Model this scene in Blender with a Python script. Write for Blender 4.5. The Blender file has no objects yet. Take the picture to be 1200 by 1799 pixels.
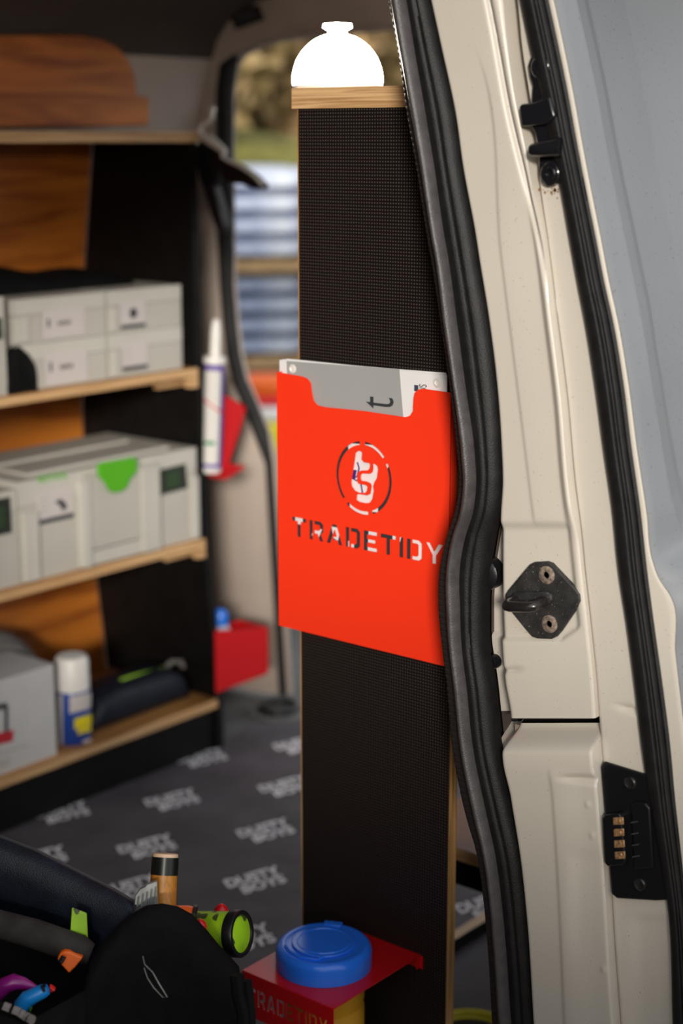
import bpy, bmesh, math, random
import numpy as np
from mathutils import Vector

random.seed(7)
rng = np.random.default_rng(7)
SC = bpy.context.scene
COL = SC.collection

# ------------------------------------------------------------------ camera, sky, exposure
CAM_H, TH, PH, FPX = 1.30, math.radians(39.6), math.radians(12.8), 2900.0
FW = np.array([math.cos(TH) * math.cos(PH), math.sin(TH) * math.cos(PH), -math.sin(PH)])
RT = np.array([math.sin(TH), -math.cos(TH), 0.0])
UP = np.cross(RT, FW)
CC = np.array([0.0, 0.0, CAM_H])
cam = bpy.data.cameras.new('camera')
cam.sensor_fit = 'VERTICAL'
cam.sensor_height = 36.0
cam.lens = FPX / 1799.0 * 36.0
cam.clip_start = 0.05
cam.clip_end = 300
cam.dof.use_dof = True
cam.dof.focus_distance = 2.0
cam.dof.aperture_fstop = 2.5
camo = bpy.data.objects.new('camera', cam)
COL.objects.link(camo)
camo.location = (0, 0, CAM_H)
camo.rotation_euler = (math.pi / 2 - PH, 0, TH - math.pi / 2)
SC.camera = camo

world = bpy.data.worlds.new('overcast_sky')
SC.world = world
world.use_nodes = True
bg = world.node_tree.nodes['Background']
bg.inputs['Color'].default_value = (0.93, 0.96, 1.0, 1)
bg.inputs['Strength'].default_value = 1.15
sun = bpy.data.lights.new('hazy_sun', 'SUN')
sun.energy = 3.4
sun.angle = math.radians(8)
sun.color = (1.0, 0.93, 0.83)
suno = bpy.data.objects.new('hazy_sun', sun)
COL.objects.link(suno)
suno.rotation_euler = Vector((0.75, 0.624, -0.225)).to_track_quat('-Z', 'Y').to_euler()
SC.view_settings.view_transform = 'Standard'
SC.view_settings.look = 'None'
SC.view_settings.gamma = 1.0
SC.view_settings.use_curve_mapping = False
SC.view_settings.exposure = 0.10
LAMP_STRENGTH = 95.0


# ------------------------------------------------------------------ camera geometry: pixel of the photo -> point on a real plane
def ray(x, y):
    return FW + RT * ((x - 600.0) / FPX) - UP * ((y - 899.5) / FPX)


def P(x, y, ax, v):
    d = ray(x, y)
    return CC + d * ((v - CC[ax]) / d[ax])


def PX(x, y, v): return P(x, y, 0, v)
def PY(x, y, v): return P(x, y, 1, v)
def PZ(x, y, v): return P(x, y, 2, v)
def PD(x, y, d): return CC + ray(x, y) * d


def table(pts):
    """smooth curve through (y, x) pairs, straight beyond its ends"""
    ys = np.array([p[0] for p in pts], float)
    xs = np.array([p[1] for p in pts], float)
    m = np.gradient(xs, ys)

    def f(y):
        if y <= ys[0]: return xs[0] + m[0] * (y - ys[0])
        if y >= ys[-1]: return xs[-1] + m[-1] * (y - ys[-1])
        i = int(np.searchsorted(ys, y)) - 1
        h = ys[i + 1] - ys[i]
        t = (y - ys[i]) / h
        return ((2*t**3 - 3*t*t + 1) * xs[i] + (t**3 - 2*t*t + t) * h * m[i]
                + (-2*t**3 + 3*t*t) * xs[i + 1] + (t**3 - t*t) * h * m[i + 1])
    return f


def sstep(a, b, x):
    t = min(1.0, max(0.0, (x - a) / (b - a)))
    return t * t * (3 - 2 * t)


# ------------------------------------------------------------------ materials
MATS = {}


def mat(name, col, rough=0.5, metal=0.0, var=0.0, vscale=20.0, bump=0.0, bscale=200.0, spec=0.5,
        col2=None, stretch=None, coat=0.0, emit=None, estr=0.0):
    if name in MATS: return MATS[name]
    m = bpy.data.materials.new(name)
    m.use_nodes = True
    nt = m.node_tree
    b = nt.nodes['Principled BSDF']
    b.inputs['Base Color'].default_value = (*col, 1)
    b.inputs['Roughness'].default_value = rough
    b.inputs['Metallic'].default_value = metal
    b.inputs['Specular IOR Level'].default_value = spec
    b.inputs['Coat Weight'].default_value = coat
    b.inputs['Coat Roughness'].default_value = 0.08
    if emit:
        b.inputs['Emission Color'].default_value = (*emit, 1)
        b.inputs['Emission Strength'].default_value = estr
    tc = nt.nodes.new('ShaderNodeTexCoord')
    mp = nt.nodes.new('ShaderNodeMapping')
    nt.links.new(tc.outputs['Object'], mp.inputs['Vector'])
    if stretch: mp.inputs['Scale'].default_value = stretch
    if var > 0 or col2:
        n = nt.nodes.new('ShaderNodeTexNoise')
        n.inputs['Scale'].default_value = vscale
        n.inputs['Detail'].default_value = 4
        nt.links.new(mp.outputs['Vector'], n.inputs['Vector'])
        r = nt.nodes.new('ShaderNodeValToRGB')
        a = col if col2 else tuple(c * (1 - var) for c in col)
        c = col2 if col2 else tuple(min(1, c * (1 + var)) for c in col)
        r.color_ramp.elements[0].color = (*a, 1)
        r.color_ramp.elements[1].color = (*c, 1)
        r.color_ramp.elements[0].position = 0.35
        r.color_ramp.elements[1].position = 0.68
        nt.links.new(n.outputs['Fac'], r.inputs['Fac'])
        nt.links.new(r.outputs['Color'], b.inputs['Base Color'])
    if bump > 0:
        n2 = nt.nodes.new('ShaderNodeTexNoise')
        n2.inputs['Scale'].default_value = bscale
        n2.inputs['Detail'].default_value = 3
        nt.links.new(tc.outputs['Object'], n2.inputs['Vector'])
        bp = nt.nodes.new('ShaderNodeBump')
        bp.inputs['Strength'].default_value = bump
        bp.inputs['Distance'].default_value = 0.002
        nt.links.new(n2.outputs['Fac'], bp.inputs['Height'])
        nt.links.new(bp.outputs['Normal'], b.inputs['Normal'])
    MATS[name] = m
    return m


def specks(m, scale, thr, col, rough=None):
    """fine dirt specks over a material"""
    nt = m.node_tree
    b = nt.nodes['Principled BSDF']
    tc = nt.nodes.new('ShaderNodeTexCoord')
    n = nt.nodes.new('ShaderNodeTexNoise')
    n.inputs['Scale'].default_value = scale
    n.inputs['Detail'].default_value = 1
    nt.links.new(tc.outputs['Object'], n.inputs['Vector'])
    r = nt.nodes.new('ShaderNodeValToRGB')
    r.color_ramp.elements[0].position = thr
    r.color_ramp.elements[1].position = thr + 0.04
    nt.links.new(n.outputs['Fac'], r.inputs['Fac'])
    mx = nt.nodes.new('ShaderNodeMix')
    mx.data_type = 'RGBA'
    src = b.inputs['Base Color']
    if src.is_linked:
        nt.links.new(src.links[0].from_socket, mx.inputs[6])
    else:
        mx.inputs[6].default_value = src.default_value
    mx.inputs[7].default_value = (*col, 1)
    nt.links.new(r.outputs['Color'], mx.inputs[0])
    nt.links.new(mx.outputs[2], src)
    return m


PAINT = specks(mat('cream_paint', (0.575, 0.53, 0.46), 0.38, var=0.04, vscale=3, bump=0.03, bscale=90, coat=0.15),
               420, 0.735, (0.30, 0.25, 0.20))
SKIN = specks(mat('sky_greyed_paint', (0.180, 0.188, 0.200), 0.5, var=0.05, vscale=4), 330, 0.70, (0.09, 0.085, 0.08))  # cream paint greyed: cool sky tint and dimmer side light put into colour
RUBBER = mat('black_rubber', (0.008, 0.0075, 0.008), 0.55, spec=0.3, var=0.3, vscale=60, bump=0.25, bscale=500)
BULB = mat('grey_rubber', (0.050, 0.045, 0.046), 0.42, var=0.2, vscale=80, bump=0.25, bscale=700)
LIP = mat('ribbed_rubber', (0.018, 0.014, 0.013), 0.6, bump=0.2, bscale=600)
PLASTIC = mat('black_plastic', (0.006, 0.006, 0.0075), 0.34, spec=0.35, bump=0.1, bscale=500)
STRIKE = specks(mat('dusty_black_plastic', (0.022, 0.021, 0.021), 0.55, var=0.35, vscale=70, bump=0.35, bscale=600), 520, 0.72, (0.26, 0.21, 0.16))
RED = mat('red_orange_powder_coat', (0.97, 0.042, 0.012), 0.38, bump=0.08, bscale=1500, spec=0.35)
RED2 = mat('red_powder_coat', (0.60, 0.007, 0.010), 0.27, spec=0.5, bump=0.06, bscale=1200)
BLACKPLY = mat('black_phenolic', (0.004, 0.0035, 0.0035), 0.6, spec=0.2, var=0.3, vscale=25, bump=0.08, bscale=300)
STEEL = mat('worn_steel', (0.62, 0.60, 0.57), 0.32, metal=0.6, var=0.2, vscale=60)
BOLT = mat('rusty_bolt', (0.26, 0.20, 0.16), 0.6, metal=0.3, var=0.5, vscale=250)
BRASS = mat('brass_contact', (0.40, 0.23, 0.11), 0.5, metal=0.5, var=0.5, vscale=300)
CHROME = mat('bright_chrome', (0.88, 0.87, 0.85), 0.22, metal=0.35)
FILEM = mat('file_steel', (0.30, 0.31, 0.30), 0.45, metal=0.5, var=0.2, vscale=80)
GAPSHADE = mat('gap_shade_black', (0.006, 0.005, 0.005), 0.8)
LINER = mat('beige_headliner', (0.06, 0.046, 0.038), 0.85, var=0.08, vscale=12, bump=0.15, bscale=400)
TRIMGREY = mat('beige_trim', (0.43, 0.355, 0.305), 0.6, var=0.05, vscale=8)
FLOORM = mat('grey_van_floor', (0.10, 0.10, 0.10), 0.7, var=0.3, vscale=12)
MATM = mat('charcoal_mat', (0.080, 0.069, 0.080), 0.75, var=0.25, vscale=9, bump=0.25, bscale=700)
PRINT = mat('pale_print', (0.90, 0.87, 0.93), 0.7, var=0.15, vscale=60)
CASE = mat('light_grey_case', (0.50, 0.485, 0.44), 0.5, var=0.03, vscale=10)
CASED = mat('mid_grey_case', (0.445, 0.43, 0.39), 0.5, var=0.03, vscale=10)
LABEL = mat('white_label', (0.53, 0.49, 0.48), 0.6)
INK = mat('dark_ink', (0.03, 0.035, 0.04), 0.6)
INKG = mat('dark_green_label', (0.018, 0.024, 0.016), 0.5)
GREEN = mat('latch_green', (0.085, 0.40, 0.008), 0.4)
DIMGREEN = mat('dim_green_ink', (0.03, 0.085, 0.02), 0.5)
PAPER = mat('white_paper', (0.80, 0.79, 0.80), 0.6, var=0.02, vscale=10)
CARD = mat('grey_card', (0.36, 0.365, 0.365), 0.35, var=0.02, vscale=10)
PURPLEINK = mat('purple_ink', (0.06, 0.02, 0.19), 0.5)
BLUE = mat('blue_plastic', (0.025, 0.20, 0.95), 0.2, var=0.05, vscale=15)
YELLOW = mat('yellow_plastic', (0.72, 0.36, 0.02), 0.4)
CARDB = mat('white_carton', (0.50, 0.50, 0.51), 0.65, var=0.05, vscale=9)
WHITEP = mat('white_plastic', (0.74, 0.72, 0.69), 0.4)
CANBLUE = mat('can_blue', (0.012, 0.055, 0.30), 0.3)
CANYEL = mat('can_yellow', (0.75, 0.62, 0.015), 0.35)
REDINK = mat('red_ink', (0.45, 0.02, 0.03), 0.5)
NAVY = mat('navy_fabric', (0.006, 0.009, 0.018), 0.5, spec=0.3, var=0.35, vscale=40, bump=0.4, bscale=600)
BAGBLACK = mat('black_fabric', (0.0022, 0.0022, 0.0026), 0.8, spec=0.15, var=0.4, vscale=40, bump=0.5, bscale=500)
LIME = specks(mat('lime_plastic', (0.30, 0.56, 0.012), 0.42, var=0.15, vscale=30), 45, 0.60, (0.05, 0.07, 0.02))
ORANGE = mat('orange_plastic', (0.80, 0.13, 0.008), 0.38)
PURPLE = mat('purple_plastic', (0.22, 0.008, 0.16), 0.3)
SKYBLUE = mat('sky_blue_plastic', (0.01, 0.22, 0.62), 0.32)
REDP = mat('red_plastic', (0.62, 0.008, 0.012), 0.35)
HANDLE = mat('hammer_wood', (0.50, 0.20, 0.025), 0.4, var=0.2, vscale=20, stretch=(12, 12, 1))
GREYFAB = mat('grey_fabric', (0.20, 0.19, 0.18), 0.8, var=0.15, vscale=20, bump=0.3, bscale=400)
SACK = mat('blue_white_sack', (0.60, 0.64, 0.70), 0.45, col2=(0.24, 0.30, 0.48), vscale=4, stretch=(1, 1.6, 0.8), bump=0.1, bscale=60)
SACK2 = mat('pink_white_sack', (0.62, 0.50, 0.50), 0.5, col2=(0.52, 0.42, 0.44), vscale=4)
PALLETM = mat('pallet_wood', (0.42, 0.27, 0.13), 0.8, var=0.2, vscale=10)
ASPHALT = mat('asphalt', (0.07, 0.067, 0.065), 0.9, var=0.2, vscale=4, bump=0.3, bscale=60)
GRASS = mat('grass', (0.19, 0.18, 0.04), 0.9, var=0.4, vscale=3)
BARK = mat('bark', (0.14, 0.10, 0.065), 0.9, var=0.3, vscale=12)
LEAF1 = mat('tan_leaves', (0.44, 0.30, 0.15), 0.8, var=0.4, vscale=1.2)
LEAF2 = mat('olive_leaves', (0.28, 0.20, 0.09), 0.8, var=0.4, vscale=1.2)
LAMPM = mat('lit_lamp_dome', (0.9, 0.88, 0.85), 0.4, emit=(1.0, 0.88, 0.74), estr=LAMP_STRENGTH)


def wood(name, a, b, axis_scale, scale=6.0, rough=0.55, dist=6.0):
    m = bpy.data.materials.new(name)
    m.use_nodes = True
    nt = m.node_tree
    bs = nt.nodes['Principled BSDF']
    bs.inputs['Roughness'].default_value = rough
    tc = nt.nodes.new('ShaderNodeTexCoord')
    mp = nt.nodes.new('ShaderNodeMapping')
    mp.inputs['Scale'].default_value = axis_scale
    nt.links.new(tc.outputs['Object'], mp.inputs['Vector'])
    n = nt.nodes.new('ShaderNodeTexNoise')
    n.inputs['Scale'].default_value = scale
    n.inputs['Detail'].default_value = 5
    n.inputs['Distortion'].default_value = 0.6
    nt.links.new(mp.outputs['Vector'], n.inputs['Vector'])
    r = nt.nodes.new('ShaderNodeValToRGB')
    r.color_ramp.elements[0].color = (*a, 1)
    r.color_ramp.elements[1].color = (*b, 1)
    r.color_ramp.elements[0].position = 0.38
    r.color_ramp.elements[1].position = 0.62
    nt.links.new(n.outputs['Fac'], r.inputs['Fac'])
    nt.links.new(r.outputs['Color'], bs.inputs['Base Color'])
    bp = nt.nodes.new('ShaderNodeBump')
    bp.inputs['Strength'].default_value = 0.2
    bp.inputs['Distance'].default_value = 0.002
    nt.links.new(n.outputs['Fac'], bp.inputs['Height'])
    nt.links.new(bp.outputs['Normal'], bs.inputs['Normal'])
    MATS[name] = m
    return m


PLYZ = wood('plywood_edge_flat', (0.40, 0.21, 0.085), (0.68, 0.44, 0.22), (1, 1, 45), 5)       # layers stacked in z
PLYX = wood('plywood_edge_upright', (0.30, 0.14, 0.04), (0.62, 0.36, 0.14), (110, 5, 2.0), 2.5)   # layers stacked in x
LINING = wood('orange_plywood_face', (0.30, 0.072, 0.008), (0.60, 0.19, 0.022), (1.0, 1.0, 9), 3)
SHELFTOP = wood('shelf_ply_face', (0.30, 0.13, 0.035), (0.50, 0.25, 0.08), (1.0, 9, 9), 3)

# phenolic board with a fine embossed wire-mesh grid
MESHPLY = bpy.data.materials.new('mesh_phenolic')
MESHPLY.use_nodes = True
_nt = MESHPLY.node_tree
_b = _nt.nodes['Principled BSDF']
_tc = _nt.nodes.new('ShaderNodeTexCoord')
_sp = _nt.nodes.new('ShaderNodeSeparateXYZ')
_nt.links.new(_tc.outputs['Object'], _sp.inputs[0])


def _m(op, a, bv=None):
    n = _nt.nodes.new('ShaderNodeMath')
    n.operation = op
    for i, v in enumerate((a, bv)):
        if v is None: continue
        if isinstance(v, (int, float)): n.inputs[i].default_value = v
        else: _nt.links.new(v, n.inputs[i])
    return n.outputs[0]


_k = 2 * math.pi / 0.0043
_sy = _m('SINE', _m('MULTIPLY', _sp.outputs['Y'], _k))
_sz = _m('SINE', _m('MULTIPLY', _sp.outputs['Z'], _k))
_h = _m('MAXIMUM', _m('MULTIPLY', _m('ADD', _sy, 0.2), _m('ADD', _sz, 0.2)), 0.0)
_h = _m('MINIMUM', _m('MULTIPLY', _m('MULTIPLY', _m('GREATER_THAN', _sy, -0.2), _m('GREATER_THAN', _sz, -0.2)), _h), 1.0)
_r = _nt.nodes.new('ShaderNodeValToRGB')
_r.color_ramp.elements[0].color = (0.006, 0.0042, 0.004, 1)
_r.color_ramp.elements[1].color = (0.075, 0.052, 0.044, 1)
_nt.links.new(_h, _r.inputs['Fac'])
_nt.links.new(_r.outputs['Color'], _b.inputs['Base Color'])
_b.inputs['Roughness'].default_value = 0.5
_b.inputs['Specular IOR Level'].default_value = 0.25
_bp = _nt.nodes.new('ShaderNodeBump')
_bp.inputs['Strength'].default_value = 0.6
_bp.inputs['Distance'].default_value = 0.001
_nt.links.new(_h, _bp.inputs['Height'])
_nt.links.new(_bp.outputs['Normal'], _b.inputs['Normal'])


# ------------------------------------------------------------------ mesh helpers
class MB:
    def __init__(s):
        s.v, s.f, s.mi = [], [], []

    def add(s, vs, fs, mi=0):
        o = len(s.v)
        s.v += [tuple(map(float, p)) for p in vs]
        s.f += [tuple(o + i for i in f) for f in fs]
        s.mi += [mi] * len(fs)
        return s

    def box(s, a, b, mi=0, mix=None, miy=None, miz=None):
        (x0, y0, z0), (x1, y1, z1) = a, b
        x0, x1 = min(x0, x1), max(x0, x1); y0, y1 = min(y0, y1), max(y0, y1); z0, z1 = min(z0, z1), max(z0, z1)
        vs = [(x, y, z) for x in (x0, x1) for y in (y0, y1) for z in (z0, z1)]
        for fs, k in (([(0, 1, 3, 2), (4, 6, 7, 5)], mix), ([(0, 4, 5, 1), (2, 3, 7, 6)], miy), ([(0, 2, 6, 4), (1, 5, 7, 3)], miz)):
            s.add(vs, fs, mi if k is None else k)
        return s

    def prism(s, poly, d, mi=0):
        """poly: 3D points in order; d: extrusion vector"""
        n = len(poly)
        a = [np.array(p, float) for p in poly]
        b = [p + np.array(d) for p in a]
        s.add(a + b, [tuple(range(n))[::-1], tuple(range(n, 2 * n))] + [(i, (i + 1) % n, n + (i + 1) % n, n + i) for i in range(n)], mi)
        return s

    def grid(s, rows, close_u=False, cap=False, mi=0):
        nr, nc = len(rows), len(rows[0])
        vs = [p for r in rows for p in r]
        fs = []
        for i in range(nr - 1):
            for j in range(nc if close_u else nc - 1):
                k = (j + 1) % nc
                fs.append((i * nc + j, i * nc + k, (i + 1) * nc + k, (i + 1) * nc + j))
        if cap:
            fs += [tuple(range(nc))[::-1], tuple((nr - 1) * nc + j for j in range(nc))]
        return s.add(vs, fs, mi)

    def rev(s, base, axis, prof, n=28, mi=0, cap=True):
        """prof: list of (distance along axis, radius)"""
        ax = np.array(axis, float); ax /= np.linalg.norm(ax)
        t = np.array([0, 0, 1.0]) if abs(ax[2]) < 0.9 else np.array([1.0, 0, 0])
        e1 = np.cross(ax, t); e1 /= np.linalg.norm(e1)
        e2 = np.cross(ax, e1)
        rows = []
        for h, r in prof:
            c = np.array(base, float) + ax * h
            rows.append([c + (e1 * math.cos(2 * math.pi * k / n) + e2 * math.sin(2 * math.pi * k / n)) * r for k in range(n)])
        return s.grid(rows, True, cap, mi)

    def tube(s, path, r, n=10, mi=0, closed=False):
        pts = [np.array(p, float) for p in path]
        rs = r if isinstance(r, (list, tuple)) else [r] * len(pts)
        rows = []
        prev = None
        m = len(pts)
        for i, p in enumerate(pts):
            d = pts[(i + 1) % m] - pts[i - 1] if closed else pts[min(i + 1, m - 1)] - pts[max(i - 1, 0)]
            d /= np.linalg.norm(d)
            if prev is None:
                t = np.array([0, 0, 1.0]) if abs(d[2]) < 0.9 else np.array([1.0, 0, 0])
                e1 = np.cross(d, t)
            else:
                e1 = prev - d * (prev @ d)
            e1 /= np.linalg.norm(e1)
            prev = e1
            e2 = np.cross(d, e1)
            rows.append([p + (e1 * math.cos(2 * math.pi * k / n) + e2 * math.sin(2 * math.pi * k / n)) * rs[i] for k in range(n)])
        if closed: rows.append(rows[0])
        return s.grid(rows, True, not closed, mi)


def root_of(o):
    while o.parent: o = o.parent
    return o


def obj(name, mb, m, parent=None, smooth=True, bevel=0.0, seg=2, angle=40, sub=0):
    me = bpy.data.meshes.new(name)
    off = np.array(root_of(parent).location) if parent else np.zeros(3)
    me.from_pydata([tuple(np.array(v) - off) for v in mb.v], [], mb.f)
    ms = m if isinstance(m, (list, tuple)) else [m]
    for x in ms: me.materials.append(x)
    if len(ms) > 1: me.polygons.foreach_set('material_index', mb.mi)
    bm = bmesh.new(); bm.from_mesh(me)
    bmesh.ops.recalc_face_normals(bm, faces=bm.faces)
    bm.to_mesh(me); bm.free()
    me.update()
    if smooth:
        me.polygons.foreach_set('use_smooth', [True] * len(me.polygons))
        me.set_sharp_from_angle(angle=math.radians(angle))
    o = bpy.data.objects.new(name, me)
    COL.objects.link(o)
    if parent: o.parent = parent
    if bevel > 0:
        bv = o.modifiers.new('bevel', 'BEVEL')
        bv.width = bevel; bv.segments = seg; bv.limit_method = 'ANGLE'; bv.angle_limit = math.radians(35)
        bv.harden_normals = False
    if sub:
        sb = o.modifiers.new('smooth', 'SUBSURF'); sb.levels = sub; sb.render_levels = sub
    return o


def thing(name, label, cat, loc, group=None):
    o = bpy.data.objects.new(name, None)
    o.empty_display_size = 0.05
    COL.objects.link(o)
    o.location = tuple(map(float, loc))
    o['label'] = label; o['category'] = cat
    if group: o['group'] = group
    bpy.context.view_layer.update()
    return o


def tag(o, label, cat, group=None):
    o['label'] = label; o['category'] = cat
    if group: o['group'] = group
    return o


def struct(o, label=None, cat=None):
    o['kind'] = 'structure'
    if label: o['label'] = label
    if cat: o['category'] = cat
    return o


def sroot(name, loc=(0, 0, 0), label=None, cat=None):
    o = bpy.data.objects.new(name, None)
    COL.objects.link(o)
    o.location = loc
    return struct(o, label, cat)


DG = None


def curve_to_mb(cd, fn, mi=0):
    """evaluate a curve datablock and map its (u, v, w) to 3D with fn"""
    o = bpy.data.objects.new('tmp', cd)
    COL.objects.link(o)
    dg = bpy.context.evaluated_depsgraph_get()
    me = bpy.data.meshes.new_from_object(o.evaluated_get(dg))
    mb = MB()
    mb.add([fn(*v.co) for v in me.vertices], [tuple(p.vertices) for p in me.polygons], mi)
    bpy.data.objects.remove(o)
    bpy.data.curves.remove(cd)
    bpy.data.meshes.remove(me)
    return mb


def plate(outer, holes, fn, thick):
    cd = bpy.data.curves.new('tmp', 'CURVE')
    cd.dimensions = '2D'
    cd.fill_mode = 'BOTH'
    cd.extrude = thick / 2
    for poly in [outer] + holes:
        sp = cd.splines.new('POLY')
        sp.points.add(len(poly) - 1)
        for i, (u, v) in enumerate(poly): sp.points[i].co = (u, v, 0, 1)
        sp.use_cyclic_u = True
    return curve_to_mb(cd, fn)


def text(s, width, origin, xd, yd, thick=0.0004, bold=0.0, shear=0.0, align='CENTER', height=None, line=1.0):
    """flat lettering of a given width, centred on origin, reading along xd with its top towards yd"""
    cd = bpy.data.curves.new('tmp', 'FONT')
    cd.body = s
    cd.size = 1.0
    cd.align_x = align
    cd.align_y = 'CENTER'
    cd.offset = bold
    cd.shear = shear
    cd.space_line = line
    cd.extrude = 0.5
    cd.resolution_u = 3
    raw = curve_to_mb(cd, lambda u, v, w: (u, v, w))
    a = np.array(raw.v)
    lo, hi = a.min(0), a.max(0)
    sx = width / (hi[0] - lo[0])
    sy = sx if height is None else height / (hi[1] - lo[1])
    c = (lo + hi) / 2
    xd = np.array(xd, float) / np.linalg.norm(xd)
    yd = np.array(yd, float) / np.linalg.norm(yd)
    nd = np.cross(xd, yd)
    raw.v = [tuple(np.array(origin) + xd * ((p[0] - c[0]) * sx) + yd * ((p[1] - c[1]) * sy) + nd * ((p[2] + 0.5) * thick)) for p in a]
    return raw


def arcpts(cx, cy, r, a0, a1, n):
    return [(cx + r * math.cos(a0 + (a1 - a0) * k / n), cy + r * math.sin(a0 + (a1 - a0) * k / n)) for k in range(n + 1)]


# stencil capitals: list of polygons per letter, cell height 1
def letter(ch):
    s = 0.2
    if ch == 'T': return 0.78, [[(0, 1), (.78, 1), (.78, .8), (.49, .8), (.49, 0), (.29, 0), (.29, .8), (0, .8)]]
    if ch == 'I': return 0.2, [[(0, 0), (.2, 0), (.2, 1), (0, 1)]]
    if ch == 'D': return 0.76, [[(0, 0), (.2, 0), (.2, 1), (0, 1)],
                                [(.27, 1), (.62, 1), (.76, .86), (.76, .14), (.62, 0), (.27, 0), (.27, .19), (.51, .19), (.56, .25), (.56, .75), (.51, .81), (.27, .81)]]
    if ch == 'R': return 0.76, [[(0, 0), (.2, 0), (.2, 1), (0, 1)],
                                [(.27, 1), (.62, 1), (.76, .86), (.76, .5), (.64, .36), (.76, 0), (.55, 0), (.43, .34), (.27, .34), (.27, .52), (.51, .52), (.56, .58), (.56, .75), (.51, .82), (.27, .82)]]
    if ch == 'A': return 0.84, [[(0, 0), (.3, 1), (.54, 1), (.84, 0), (.63, 0), (.57, .2), (.33, .2), (.36, .38), (.52, .38), (.42, .72), (.21, 0)]]
    if ch == 'E': return 0.7, [[(0, 0), (.7, 0), (.7, .19), (.2, .19), (.2, .41), (.62, .41), (.62, .59), (.2, .59), (.2, .81), (.7, .81), (.7, 1), (0, 1)]]
    if ch == 'Y': return 0.84, [[(0, 1), (.22, 1), (.42, .62), (.62, 1), (.84, 1), (.52, .42), (.52, 0), (.32, 0), (.32, .42)]]
    return 0.3, []


def stencil(word, u0, v0, width, height):
    tot = sum(letter(c)[0] for c in word) + 0.16 * (len(word) - 1)
    k = width / tot
    u, out = u0, []
    for c in word:
        w, polys = letter(c)
        for p in polys: out.append([(u + x * k, v0 + y * height) for x, y in p])
        u += (w + 0.16) * k
    return out


# ================================================================== OUTDOORS
GZ = -0.55
SHADE_FENCE_TOP = 1.47
mb = MB(); mb.box((-30, -30, GZ - 0.05), (40, 60, GZ))
struct(obj('ground', mb, ASPHALT, smooth=False))
# grassy bank beyond the yard
rows = []
for i in range(40):
    r = []
    for j in range(16):
        s = -18 + 36 * i / 39
        t = j / 15
        d = 12.5 + 16 * t
        z = GZ + 1.75 * sstep(0, 0.16, t) + 0.5 * t + 0.08 * math.sin(3.1 * s) * sstep(0, 0.2, t)
        c = np.array([math.cos(0.735), math.sin(0.735)]) * d + np.array([-math.sin(0.735), math.cos(0.735)]) * s
        r.append((c[0], c[1], z))
    rows.append(r)
struct(obj('ground_grass_bank', MB().grid(rows), GRASS))


def tree(px, d, h, rad, leaf, label, n=6000, hz=0.5):
    a = TH + math.atan((600 - px) / FPX)
    b = np.array([math.cos(a) * d, math.sin(a) * d, GZ + 1.7])
    t = thing('tree', label, 'tree', b)
    mb = MB()
    mb.tube([b + (0, 0, -0.3), b + (0.05, 0, h * 0.35), b + (-0.05, 0.06, h * 0.65), b + (0.03, 0, h * 0.92)], [0.16, 0.12, 0.07, 0.02], 8)
    obj('trunk', mb, BARK, t)
    mb = MB()
    for k in range(14):
        z = h * random.uniform(0.2, 0.75); an = random.uniform(0, 6.28); l = rad * random.uniform(0.6, 1.0)
        p = b + (0, 0, z)
        mb.tube([p, p + (math.cos(an) * l * .5, math.sin(an) * l * .5, l * .25), p + (math.cos(an) * l, math.sin(an) * l, l * .6)], [0.05, 0.03, 0.01], 6)
    obj('branches', mb, BARK, t)
    vs, fs = [], []
    for k in range(n):
        q = rng.normal(size=3); q /= np.linalg.norm(q)
        q *= rng.uniform(0.35, 1.0) ** 0.5
        c = b + np.array([q[0] * rad, q[1] * rad, h * hz + q[2] * h * 0.5])
        e1 = rng.normal(size=3); e1 /= np.linalg.norm(e1)
        e2 = np.cross(e1, rng.normal(size=3)); e2 /= np.linalg.norm(e2)
        s = rng.uniform(0.07, 0.15)
        o = len(vs)
        vs += [c - e1 * s, c + e2 * s * .6, c + e1 * s, c - e2 * s * .6]
        fs.append((o, o + 1, o + 2, o + 3))
    mb = MB(); mb.add(vs, fs)
    f = obj('foliage', mb, leaf, t, smooth=False)
    f['kind'] = 'stuff'


tree(310, 14.6, 4.0, 1.15, LEAF2, 'olive tree on the bank, nearest of the three behind the van')
tree(480, 17.6, 4.4, 1.35, LEAF1, 'tan autumn tree on the bank just left of the lamp')
tree(690, 21.0, 5.0, 1.6, LEAF2, 'farthest olive tree on the bank, just right of the lamp')

def hedge_row():
    vs, fs = [], []
    for k in range(14000):
        s = rng.uniform(-5.5, 5.5); z = rng.uniform(0, 1) ** 0.9 * 5.2; w = rng.uniform(-0.7, 0.7)
        a = TH + 0.03
        c = np.array([math.cos(a), math.sin(a), 0]) * (26 + w) + np.array([-math.sin(a), math.cos(a), 0]) * s + np.array([0, 0, GZ + 1.9 + z])
        e1 = rng.normal(size=3); e1 /= np.linalg.norm(e1)
        e2 = np.cross(e1, rng.normal(size=3)); e2 /= np.linalg.norm(e2)
        r = rng.uniform(0.10, 0.22); o = len(vs)
        vs += [c - e1 * r, c + e2 * r * .6, c + e1 * r, c - e2 * r * .6]; fs.append((o, o + 1, o + 2, o + 3))
    o = obj('hedge', MB().add(vs, fs), LEAF1, smooth=False)
    o['kind'] = 'stuff'
    tag(o, 'tall tan hedge along the far side of the bank', 'hedge')


hedge_row()

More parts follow.
